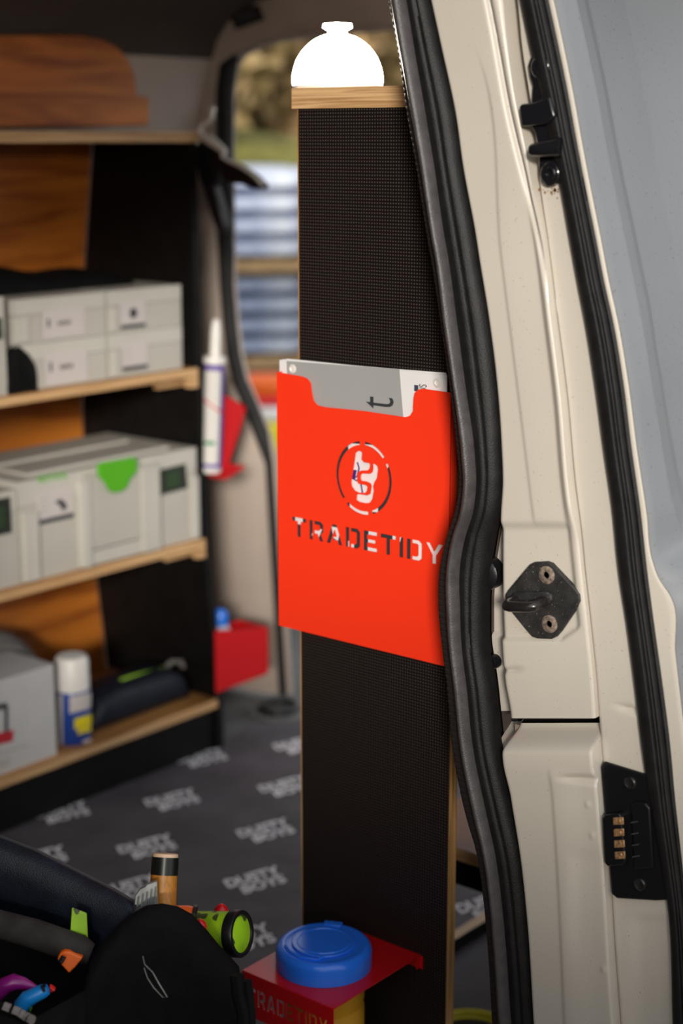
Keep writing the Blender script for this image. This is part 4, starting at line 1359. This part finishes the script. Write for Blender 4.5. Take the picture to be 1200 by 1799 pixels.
mb = text('i', 0.008, f4(88, 1240, -0.0004), (0, 0, 1), (-1, 0, 0), 0.0003) if False else None

ca = PY(131, 1300, YF4 + 0.034); ca[2] = z4
rc = 0.0345
t = thing('aerosol_can', 'blue and yellow aerosol can with a white cap on the bottom shelf', 'can', ca)
ztop = PY(130, 1150, ca[1])[2]
zcap = PY(130, 1208, ca[1])[2]
mb = MB(); mb.rev(ca, (0, 0, 1), [(0, rc * .95), (0.003, rc), (zcap - z4 - 0.006, rc), (zcap - z4, rc * .93)], 40); bo = obj('body', mb, CANBLUE, t)
mb = MB(); mb.rev((ca[0], ca[1], zcap), (0, 0, 1), [(0, rc * .99), (ztop - zcap - 0.008, rc * .97), (ztop - zcap, rc * .82), (ztop - zcap + .0005, 0.001)], 40); obj('cap', mb, WHITEP, t)


def on_can(px, m, nm):
    pts = []
    for x, y in px:
        d = ray(x, y); o = CC - ca
        A = d[0]**2 + d[1]**2; B = 2 * (o[0] * d[0] + o[1] * d[1]); Cq = o[0]**2 + o[1]**2 - (rc + 0.0006)**2
        D = B * B - 4 * A * Cq
        s_ = (-B - math.sqrt(max(D, 0))) / (2 * A)
        pts.append(CC + d * s_)
    return pts


def patch(x0, x1, y0f, y1f, m, nm, n=10):
    rows = [on_can([(x0 + (x1 - x0) * k / n, f(x0 + (x1 - x0) * k / n)) for k in range(n + 1)], m, nm) for f in (y0f, y1f)]
    mb = MB(); mb.grid(rows); obj(nm, mb, m, bo)


patch(122, 160, lambda x: 1225 - (x - 122) * .25, lambda x: 1254 - (x - 122) * .25, LABEL, 'white_patch')
patch(131, 161, lambda x: 1263 - (x - 131) * .3, lambda x: 1282 - (x - 131) * .3, CANYEL, 'yellow_shield')
patch(137, 160, lambda x: 1281 - (x - 137) * .3, lambda x: 1291 - (x - 137) * .3, CANYEL, 'yellow_shield')
patch(102, 110, lambda x: 1220, lambda x: 1316, LABEL, 'side_stripe')
patch(146, 160, lambda x: 1300 - (x - 146) * .2, lambda x: 1306 - (x - 146) * .2, LABEL, 'white_print')

# grey bag behind the carton
c = f4(45, 1180); c = np.array([c[0] + 0.06, 2.60, z4])
mb = MB(); rows = []
for i in range(13):
    a = math.pi * i / 12
    rows.append([(c[0] - 0.15 * math.cos(a) , c[1] + 0.055 * math.cos(b_), z4 + 0.001 + (0.02 + 0.19 * max(0.0, math.sin(a)) ** .7) * max(0, math.sin(b_)) ** .5) for b_ in np.linspace(0, math.pi, 12)])
mb.grid(rows)
gb = thing('grey_bag', 'rounded grey bag behind the white carton on the bottom shelf', 'bag', (c[0], c[1], z4))
obj('body', mb, GREYFAB, gb)
pth = [np.array([c[0] - 0.13 * math.cos(a), c[1] - 0.057, z4 + 0.02 + 0.17 * math.sin(a)]) for a in np.linspace(0.3, math.pi - 0.3, 16)]
mb = MB(); mb.tube(pth, 0.006, 8); obj('piping', mb, GREYFAB, gb)
# black tool bag
c0, c1 = f4(172, 1270, 0.01), f4(348, 1230, 0.01)
zc = PY(260, 1190, YF4 + .03)[2]
t = thing('black_tool_bag', 'soft black tool bag next to the aerosol can, bottom shelf', 'bag', ((c0[0] + c1[0]) / 2, YF4 + 0.07, z4))
rows = []
xa, xb = c0[0] + 0.01, c1[0]
for i in range(15):
    u = -1 + 2 * i / 14
    k = (1 - abs(u) ** 5) ** 0.4
    rows.append([((xa + xb) / 2 + u * (xb - xa) / 2, YF4 + 0.075 + 0.062 * math.copysign(abs(math.cos(a)) ** .6, math.cos(a)) * (0.8 + 0.2 * k), z4 + 0.001 + (zc - z4) * (0.35 + .65 * k) * (0.5 + 0.5 * math.copysign(abs(math.sin(a)) ** .7, math.sin(a)))) for a in np.linspace(0, 2 * math.pi, 24, endpoint=False)])
mb = MB(); mb.grid(rows, True, True); obj('body', mb, NAVY, t)
mb = MB(); mb.tube([PY(x, y, YF4 + 0.06) for x, y in ((212, 1195), (235, 1188), (262, 1181), (285, 1175))], 0.004, 8); obj('lime_zip', mb, LIME, t)
mb = MB(); mb.tube([PY(x, y, YF4 + 0.06) for x, y in ((292, 1172), (300, 1163), (318, 1162), (322, 1172))], 0.005, 8); obj('handle', mb, GREYFAB, t)

# ------------------------------------------------------------------ red holders on the outside of the far end panel
XO = XE + 0.018
# upper: caulk tube in a red bracket
xt = XO + 0.032
t = thing('tube_holder', 'upper red metal bracket on the end of the far shelves', 'holder', PX(375, 832, XO + 0.004))
sidep = [(372, 690), (388, 688), (432, 714), (424, 748), (402, 812), (388, 828), (366, 834)]
pts = [PX(x, y, XO + 0.07) for x, y in sidep]
yq = 2.42
pts = [PY(x, y, yq) for x, y in sidep]
mb = MB(); mb.prism(pts, (0, 0.002, 0)); obj('side_plate', mb, RED2, t, smooth=False)
pts2 = [PY(x, y, yq - 0.05) for x, y in ((356, 700), (372, 712))]
mb = MB(); mb.prism([PY(388, 688, yq), PY(432, 714, yq), PY(432, 714, yq) + (0, 0.05, 0), PY(388, 688, yq) + (0, 0.05, 0)], (0, 0, -0.002)); obj('top_plate', mb, RED2, t, smooth=False)
mb = MB(); mb.prism([PY(366, 836, yq) + (0, -0.05, 0), PY(402, 814, yq) + (0, -0.05, 0), PY(402, 814, yq), PY(366, 836, yq)], (0, 0, -0.002)); obj('foot_plate', mb, RED2, t, smooth=False)
ax0, ax1 = PX(371, 832, XO + 0.03), PX(378, 622, XO + 0.03)
ax0 = PY(371, 830, yq - 0.026); ax1 = PY(377, 640, yq - 0.026)
L = np.linalg.norm(ax1 - ax0)
mb = MB(); rr = 0.0205
c8 = thing('sealant_tube', 'white and purple sealant tube with nozzle in the upper red bracket', 'tube', ax0)
mb.rev(ax0, ax1 - ax0, [(0, rr * .9), (0.004, rr), (L, rr), (L + 0.004, rr * 1.15), (L + 0.016, rr * 1.12), (L + .018, rr * .6)], 28); tubeo = obj('cartridge', mb, WHITEP, c8)
axd = (ax1 - ax0) / L
mb = MB(); mb.rev(ax1 + axd * 0.016, axd, [(0, 0.0115), (0.05, 0.0108), (0.072, 0.0085), (0.078, 0.004)], 20); obj('nozzle', mb, WHITEP, c8)
PUR = mat('purple_band', (0.10, 0.06, 0.32), 0.4)
for h0, h1 in ((L - 0.012, L), (0.012, 0.020)):
    mb = MB(); mb.rev(ax0 + axd * h0, axd, [(0, rr + 0.0004), (h1 - h0, rr + 0.0004)], 28, cap=False); obj('purple_band', mb, PUR, tubeo)
# purple stripe down the right side
e1 = np.array([0.637, -0.77, 0]); e2 = np.array([-0.77, -0.637, 0])
rows = []
for h in (0.02, L - 0.012):
    rows.append([ax0 + axd * h + (e1 * math.cos(a) + e2 * math.sin(a)) * (rr + 0.0005) for a in np.linspace(-0.6, 0.75, 8)])
mb = MB(); mb.grid(rows); obj('purple_stripe', mb, PUR, tubeo)
rows = []
for h in (0.062, 0.070):
    rows.append([ax0 + axd * h + (e1 * math.cos(a) + e2 * math.sin(a)) * (rr + 0.0006) for a in np.linspace(1.2, 2.4, 6)])
mb = MB(); mb.grid(rows); obj('green_mark', mb, mat('label_green', (0.02, 0.25, 0.10), 0.5), tubeo)
mb = MB()
rows = [[ax0 + axd * (L * .62 - 0.016 * math.cos(a) + k * 0.004) + (e1 * math.cos(a) + e2 * math.sin(a)) * (rr + 0.0012) for a in np.linspace(0, 2 * math.pi, 28)] for k in (0, 1)]
mb.grid(rows); obj('retaining_loop', mb, RED2, t)

# lower: red open box with a blue-capped item
yb = 2.355
fp = [PY(x, y, yb) for x, y in ((376, 1108), (470, 1102), (472, 1180), (382, 1217))]
xa, xb = PY(379, 1160, yb)[0], PY(471, 1140, yb)[0]
za = 0.5 * (PY(376, 1108, yb)[2] + PY(470, 1102, yb)[2])
zA, zB = PY(382, 1217, yb)[2], PY(472, 1180, yb)[2]
t = thing('box_holder', 'lower red metal box holder on the end of the far shelves', 'holder', (XO + 0.01, yb + 0.05, min(zA, zB)))
mb = MB(); mb.prism([(xa, yb, PY(379, 1108, yb)[2]), (xb, yb, PY(470, 1102, yb)[2]), (xb, yb, zB), (xa, yb, zA)], (0, 0.002, 0)); obj('front_plate', mb, RED2, t, smooth=False)
zz = min(PY(379, 1108, yb)[2], PY(470, 1102, yb)[2])
mb = MB(); mb.box((XO + 0.001, yb + 0.002, min(zA, zB)), (xb, yb + 0.085, min(zA, zB) + 0.002)); obj('bottom_plate', mb, RED2, t, smooth=False)
mb = MB(); mb.box((xb - 0.002, yb + 0.002, zB), (xb, yb + 0.085, PY(470, 1102, yb)[2])); obj('side_plate', mb, RED2, t, smooth=False)
mb = MB(); mb.box((XO + 0.001, yb + 0.083, min(zA, zB) + .002), (xb - .002, yb + 0.085, PY(379, 1108, yb)[2] - 0.03)); obj('back_plate', mb, RED2, t, smooth=False)
cc = np.array([XO + 0.032, yb + 0.040, min(zA, zB) + 0.0025])
ztb = PY(390, 1068, cc[1])[2]
t = thing('blue_bottle', 'small clear bottle with a blue cap in the lower red holder', 'bottle', cc)
hb = ztb - cc[2]
mb = MB(); mb.rev(cc, (0, 0, 1), [(0, 0.020), (hb * .72, 0.020), (hb * .78, 0.014)], 24); obj('body', mb, mat('pale_bottle', (0.5, 0.5, 0.55), 0.25), t)
mb = MB(); mb.rev(cc + (0, 0, hb * .78), (0, 0, 1), [(0, 0.016), (hb * .14, 0.016), (hb * .2, 0.011), (hb * .22, 0.002)], 24); obj('cap', mb, mat('bright_blue_cap', (0.01, 0.16, 0.70), 0.3), t)

# hand clamp hanging at the top of the end panel
XH = XO + 0.012
t = thing('trigger_clamp', 'black and chrome trigger clamp hanging at the top of the far shelves', 'clamp', PX(388, 412, XH))
body = [(344, 252), (352, 246), (372, 250), (388, 262), (397, 284), (384, 302), (376, 328), (384, 358), (394, 395), (392, 412), (382, 410), (370, 380), (358, 340), (348, 310), (342, 280)]
mb = MB(); mb.prism([PX(x, y, XH) for x, y in body], (0.022, 0, 0)); obj('handle', mb, PLASTIC, t, bevel=0.004, seg=3)
lev = [(384, 274), (398, 282), (420, 292), (444, 308), (461, 326), (457, 333), (440, 331), (424, 323), (404, 322), (390, 316)]
mb = MB(); mb.prism([PX(x, y, XH - 0.002) for x, y in lev], (0.024, 0, 0)); obj('trigger', mb, PLASTIC, t, bevel=0.004, seg=3)
mb = MB(); mb.tube([PX(x, y, XH - 0.006) for x, y in ((397, 280), (420, 291), (444, 306), (462, 325))], 0.0035, 8); obj('trigger_highlight', mb, CHROME, t)  # bright strip standing in for the highlight along the black trigger
mb = MB(); mb.tube([PX(x, y, XH - 0.002) for x, y in ((371, 192), (372, 205), (364, 214), (354, 220), (350, 230), (358, 240))], [0.006, 0.0055, 0.005, 0.005, 0.0055, 0.006], 10); obj('chrome_rod', mb, CHROME, t)
mb = MB(); mb.tube([PX(x, y, XH - 0.008) for x, y in ((356, 238), (368, 246), (382, 256), (394, 266), (392, 278))], [0.008, 0.010, 0.009, 0.007, 0.005], 12); obj('chrome_head', mb, CHROME, t)
cc = PX(371, 193, XH - 0.006)
mb = MB(); mb.rev(cc, (-1, 0, 0), [(-0.006, 0.007), (0, 0.008), (0.003, 0.006), (0.0035, 0.001)], 16); obj('chrome_knob', mb, CHROME, t)
for x, y in ((337, 252), (337, 273)):
    cc = PX(x, y, XH - 0.01)
    mb = MB(); mb.rev(cc, (-1, 0, 0), [(-0.02, 0.004), (0, 0.004), (0.002, 0.001)], 12); obj('rivet', mb, CHROME, t)

# ================================================================== TOOL BAG in the foreground
D0 = 1.92


def B(x, y, d=D0): return PD(x, y, d)


def down(p, z=0.012): return np.array([p[0], p[1], z])


bc = down(PD(180, 1700, 1.95), 0.004)
t = thing('tool_bag', 'open black and navy tool bag full of hand tools, foreground', 'bag', bc)
# back panel with a padded rounded rim
rim = [B(-110, 1455, 2.02), B(-30, 1478, 2.01), B(60, 1512, 2.0), B(140, 1552, 1.99), B(205, 1585, 1.98), B(236, 1604, 1.97)]
rows = []
nrm = np.array([-math.cos(TH), -math.sin(TH), 0])
for p in rim:
    rows.append([p + (0, 0, 0.004) + nrm * -0.016, p + (0, 0, 0.014) - nrm * 0.006, p + (0, 0, 0.016) + nrm * 0.006, p + (0, 0, 0.006) + nrm * 0.02, p + nrm * 0.024 + (0, 0, -0.02), p + nrm * 0.022 + (0, 0, -0.06), p + nrm * 0.010 + (0, 0, -0.09), down(p) + nrm * 0.010, down(p) - nrm * 0.016])
mb = MB(); mb.grid(rows, True, True); obj('back_panel', mb, NAVY, t, angle=70)
# dusty roll of fabric below the rim
rl = [B(-110, 1590, 1.95), B(-20, 1618, 1.94), B(60, 1640, 1.93), B(140, 1668, 1.92), B(160, 1676, 1.92)]
mb = MB(); mb.tube(rl, [0.016, 0.016, 0.017, 0.017, 0.012], 14); obj('inner_roll', mb, mat('dusty_black_fabric', (0.022, 0.02, 0.018), 0.85, var=0.5, vscale=30), t)
# front hump
hump = [(150, 1720), (160, 1690), (185, 1652), (215, 1618), (240, 1600), (258, 1590), (285, 1587), (312, 1592), (338, 1606), (362, 1632), (385, 1660), (408, 1684), (420, 1698), (426, 1730), (430, 1780), (436, 1830)]
hp3 = [B(x, y, 1.88 + 0.0002 * (x - 150)) for x, y in hump]
poly = hp3 + [down(hp3[-1]), down(hp3[0])]
cen = sum(hp3) / len(hp3)
rows = []
for k, q in enumerate(hp3):
    r = []
    for s_, dz in ((-0.016, -0.05), (-0.008, -0.014), (0.0, 0.0), (0.012, -0.003), (0.02, -0.02), (0.024, -0.06)):
        r.append(q + nrm * s_ + (0, 0, dz))
    r += [down(q) + nrm * 0.026, down(q) - nrm * 0.02]
    rows.append(r)
mb = MB(); mb.grid(rows, True, True); obj('front_panel', mb, BAGBLACK, t, angle=70)
# left wall low in front, base
lw_ = [B(-120, 1745, 1.80), B(0, 1772, 1.80), B(60, 1795, 1.80), B(150, 1745, 1.86)]
rows = []
for q in lw_:
    rows.append([q - nrm * 0.01, q + (0, 0, 0.004), q + nrm * 0.01, down(q) + nrm * 0.01, down(q) - nrm * 0.01])
mb = MB(); mb.grid(rows, True, True); obj('side_panel', mb, BAGBLACK, t, angle=70)
base = [down(rim[0], 0.003), down(rim[-1], 0.003), down(hp3[-1], 0.003), down(lw_[2], 0.003), down(lw_[0], 0.003)]
mb = MB(); mb.prism(base, (0, 0, 0.009)); obj('base', mb, BAGBLACK, t, smooth=False)
# interior liner a bit below the rim, so the bag is dark inside
ins = [q + (0, 0, -0.10) for q in (rim[0], rim[-1], hp3[-1], hp3[0], lw_[0])]
mb = MB(); mb.prism([q for q in ins], (0, 0, -0.01)); obj('inner_divider', mb, BAGBLACK, t, smooth=False)
# striped cord at the left rim
cd = [B(-40, 1757, 1.79), B(0, 1768, 1.79), B(28, 1779, 1.79), B(44, 1788, 1.79), B(57, 1795, 1.785)]
mb = MB(); mb.tube(cd, 0.0055, 8); co = obj('rim_cord', mb, BAGBLACK, t)
for k in range(5):
    f = 0.30 + k * 0.15
    i = min(3, int(f * 4)); g = f * 4 - i
    a = cd[i] * (1 - g) + cd[i + 1] * g; b = a + (cd[min(i + 1, 4)] - cd[i]) * 0.42
    mb = MB(); mb.tube([a + (0, 0, .0012), b + (0, 0, .0012)], 0.0056, 8); obj('cord_stripe', mb, mat('grey_cord', (0.17, 0.155, 0.145), 0.7), co)
# clips hanging from the right side
for k, (x0_, x1_) in enumerate(((416, 428), (433, 440))):
    mb = MB(); mb.tube([B(x0_, 1712 + k * 10, 1.83), B(x0_ + 3, 1745, 1.83), B(x1_, 1780, 1.83), B(x1_, 1830, 1.83)], 0.008 - 0.002 * k, 8); obj('clip', mb, BAGBLACK, t)
mb = MB(); mb.tube([B(x, y, 1.835) for x, y in ((251, 1680), (254, 1694), (268, 1708), (280, 1730), (294, 1752), (286, 1752), (270, 1735), (259, 1718), (253, 1700)) ], 0.0004, 6); obj('wire_clip', mb, FILEM, t)
mb = MB(); mb.tube([B(x, y, 1.835) for x, y in ((267, 1706), (274, 1718), (293, 1750))], 0.0004, 6); obj('wire_clip', mb, FILEM, t)
# lime tag on the navy panel
q = [B(x, y, 1.930) for x, y in ((126, 1596), (152, 1606), (155, 1664), (133, 1655), (123, 1637))]
mb = MB(); mb.prism(q, -nrm * 0.004); obj('lime_tab', mb, LIME, t, bevel=0.001)

# tools
GRP = 'tools in the foreground bag'


def tool(name, label, cat, base): return thing(name, label, cat, base, GRP)


a, b = B(278, 1690, 1.98), B(291, 1499, 2.0)
ax = (b - a); L = np.linalg.norm(ax)
tt = tool('hammer', 'upright wooden hammer handle with a dark band in the tool bag', 'hammer', a)
mb = MB(); mb.rev(a, ax, [(0, 0.0175), (L * .5, 0.0172), (L * .80, 0.0160)], 24); obj('shaft', mb, HANDLE, tt)
mb = MB(); mb.rev(a + ax * .80, ax, [(0, 0.0166), (L * .165, 0.0162)], 24); obj('dark_band', mb, mat('gunmetal', (0.03, 0.032, 0.028), 0.3, metal=0.7), tt)
mb = MB(); mb.rev(a + ax * .965, ax, [(0, 0.0158), (L * .03, 0.0152), (L * .035, 0.013), (L * .036, 0.001)], 24); obj('end_cap', mb, mat('pale_wood', (0.72, 0.50, 0.33), 0.3), tt)

fl_ = [(236, 1590), (237, 1574), (246, 1562), (255, 1558), (258, 1554), (268, 1551), (272, 1549), (276, 1550), (277, 1596)]
tt = tool('serrated_blade', 'grey serrated metal blade tip sticking out of the tool bag', 'blade', B(255, 1600, 1.955))
mb = MB(); mb.prism([B(x, y, 1.955) for x, y in fl_], -nrm * 0.005); obj('blade', mb, FILEM, tt, bevel=0.0008)
for k in range(5):
    x = 241 + k * 7.5
    mb = MB(); mb.tube([B(x, 1592, 1.9515), B(x + 2.5, 1575 - k * 4.2, 1.9515)], 0.0009, 6); obj('tooth_ridge', mb, FILEM, tt)

# lime cylinder with black-rimmed lens
ce = B(421, 1640, 1.99)
dirv = RT * 0.88 + np.array([-FW[0], -FW[1], 0]) * 0.42 + np.array([0, 0, 0.19])
dirv /= np.linalg.norm(dirv)
tt = tool('lime_torch', 'lime green cylinder with black rimmed end resting on the bag rim', 'torch', ce - dirv * 0.1)
rt_ = 0.0262
mb = MB(); mb.rev(ce - dirv * 0.085, dirv, [(0, rt_ * .9), (0.006, rt_ * .97), (0.078, rt_)], 32); obj('barrel', mb, LIME, tt)
mb = MB(); mb.rev(ce - dirv * 0.010, dirv, [(0, rt_), (0.001, rt_ + 0.0022), (0.012, rt_ + 0.0024), (0.014, rt_ + 0.001), (0.014, rt_ - 0.003), (0.011, rt_ - 0.004)], 32, cap=False); obj('black_rim', mb, PLASTIC, tt)
mb = MB(); mb.rev(ce + dirv * 0.0005, dirv, [(0, rt_ - 0.0015), (0.0012, rt_ - 0.004), (0.0014, 0.001)], 32); obj('end_lens', mb, LIME, tt)

ce = B(338, 1618, 1.98)
tt = tool('orange_screwdriver', 'orange tool handle with black collar beside the lime cylinder', 'tool', ce)
mb = MB(); mb.rev(ce - RT * 0.03 + (0, 0, 0.008), RT + np.array([0, 0, -0.25]), [(0, 0.006), (0.004, 0.012), (0.022, 0.0165), (0.028, 0.0165), (0.029, 0.002)], 24); obj('grip', mb, ORANGE, tt)
mb = MB(); mb.rev(ce - RT * 0.002 + (0, 0, 0.003), RT + np.array([0, 0, -0.25]), [(0, 0.0172), (0.004, 0.0175), (0.0055, 0.015), (0.0057, 0.002)], 24); obj('collar', mb, PLASTIC, tt)
for (x, y, d, lab, r) in ((352, 1628, 1.965, 'red tool tip between the orange handle and lime cylinder', 0.008), (389, 1600, 2.05, 'red rounded tip rising behind the lime cylinder', 0.009)):
    ce = B(x, y + 12, d)
    tt = tool('red_screwdriver', lab, 'tool', ce)
    mb = MB(); mb.rev(ce, (0, 0, 1), [(0, r), (0.010, r), (0.014, r * .8), (0.018, r * .3), (0.0185, 0.0005)], 20); obj('grip', mb, REDP, tt)
    mb = MB(); mb.rev(ce - np.array([0, 0, 0.06]), (0, 0, 1), [(0, 0.003), (0.06, 0.003)], 12); obj('shank', mb, STEEL, tt)

q = [(100, 1686), (105, 1675), (114, 1671), (122, 1672), (146, 1683), (133, 1699), (121, 1711), (104, 1692)]
tt = tool('orange_cutter', 'orange hooked tool end below the lime tab in the bag', 'tool', B(121, 1711, 1.9))
mb = MB(); mb.prism([B(x, y, 1.90) for x, y in q], -nrm * 0.009); obj('body', mb, ORANGE, tt, bevel=0.002, seg=3)
mb = MB(); mb.tube([B(112, 1680, 1.895), B(108, 1688, 1.893), B(104, 1692, 1.89)], 0.003, 8); obj('black_hook', mb, PLASTIC, tt)
tt = tool('purple_pliers', 'purple curved plier handle at the left of the bag', 'pliers', B(0, 1740, 1.86))
mb = MB(); mb.tube([B(x, y, 1.86) for x, y in ((-14, 1760), (-4, 1745), (10, 1731), (25, 1725), (42, 1728), (60, 1735), (72, 1742))], [0.006, 0.0085, 0.0098, 0.0095, 0.007, 0.004, 0.002], 12); obj('grip', mb, PURPLE, tt)
tt = tool('blue_pliers', 'bright blue plier handle below the purple one in the bag', 'pliers', B(36, 1776, 1.84))
mb = MB(); mb.tube([B(x, y, 1.84) for x, y in ((34, 1778), (38, 1766), (48, 1755), (62, 1748), (76, 1741), (84, 1738))], [0.0075, 0.0092, 0.0095, 0.0085, 0.008, 0.006], 12); obj('grip', mb, SKYBLUE, tt)
mb = MB(); mb.tube([B(78, 1742, 1.834), B(74, 1732, 1.834), B(80, 1731, 1.834)], 0.0022, 8); obj('notch', mb, PLASTIC, tt)
tt = tool('red_marker', 'small red triangular tip right of the blue handle', 'tool', B(92, 1744, 1.86))
mb = MB(); mb.prism([B(x, y, 1.86) for x, y in ((86, 1733), (97, 1741), (88, 1745))], -nrm * 0.008); obj('tip', mb, REDP, tt, bevel=0.001)
tt = tool('green_marker', 'tiny green tip under the blue handle in the bag', 'tool', B(54, 1778, 1.85))
mb = MB(); mb.prism([B(x, y, 1.85) for x, y in ((50, 1772), (53, 1766), (55, 1778), (51, 1777))], -nrm * 0.008); obj('tip', mb, GREEN, tt, bevel=0.001)

# outer body: roof skin, so daylight only enters through the openings
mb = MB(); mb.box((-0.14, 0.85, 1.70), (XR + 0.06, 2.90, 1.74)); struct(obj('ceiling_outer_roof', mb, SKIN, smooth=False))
mb = MB(); mb.box((-0.14, 1.0, -0.04), (0.10, 1.06, 1.70)); struct(obj('wall_near_front', mb, PAINT, smooth=False))
mb = MB(); mb.box((-0.14, 0.95, 1.60), (XP + 0.03, 1.06, 1.70)); struct(obj('trim_2', mb, PAINT, smooth=False))
mb = MB(); mb.box((-0.14, 0.98, -0.5), (XR, 1.03, -0.04)); struct(obj('trim_3', mb, PAINT, smooth=False))
mb = MB(); mb.box((-0.14, 2.80, -0.04), (XR + .04, 2.86, 1.70)); struct(obj('wall_left_outer', mb, PAINT, smooth=False))
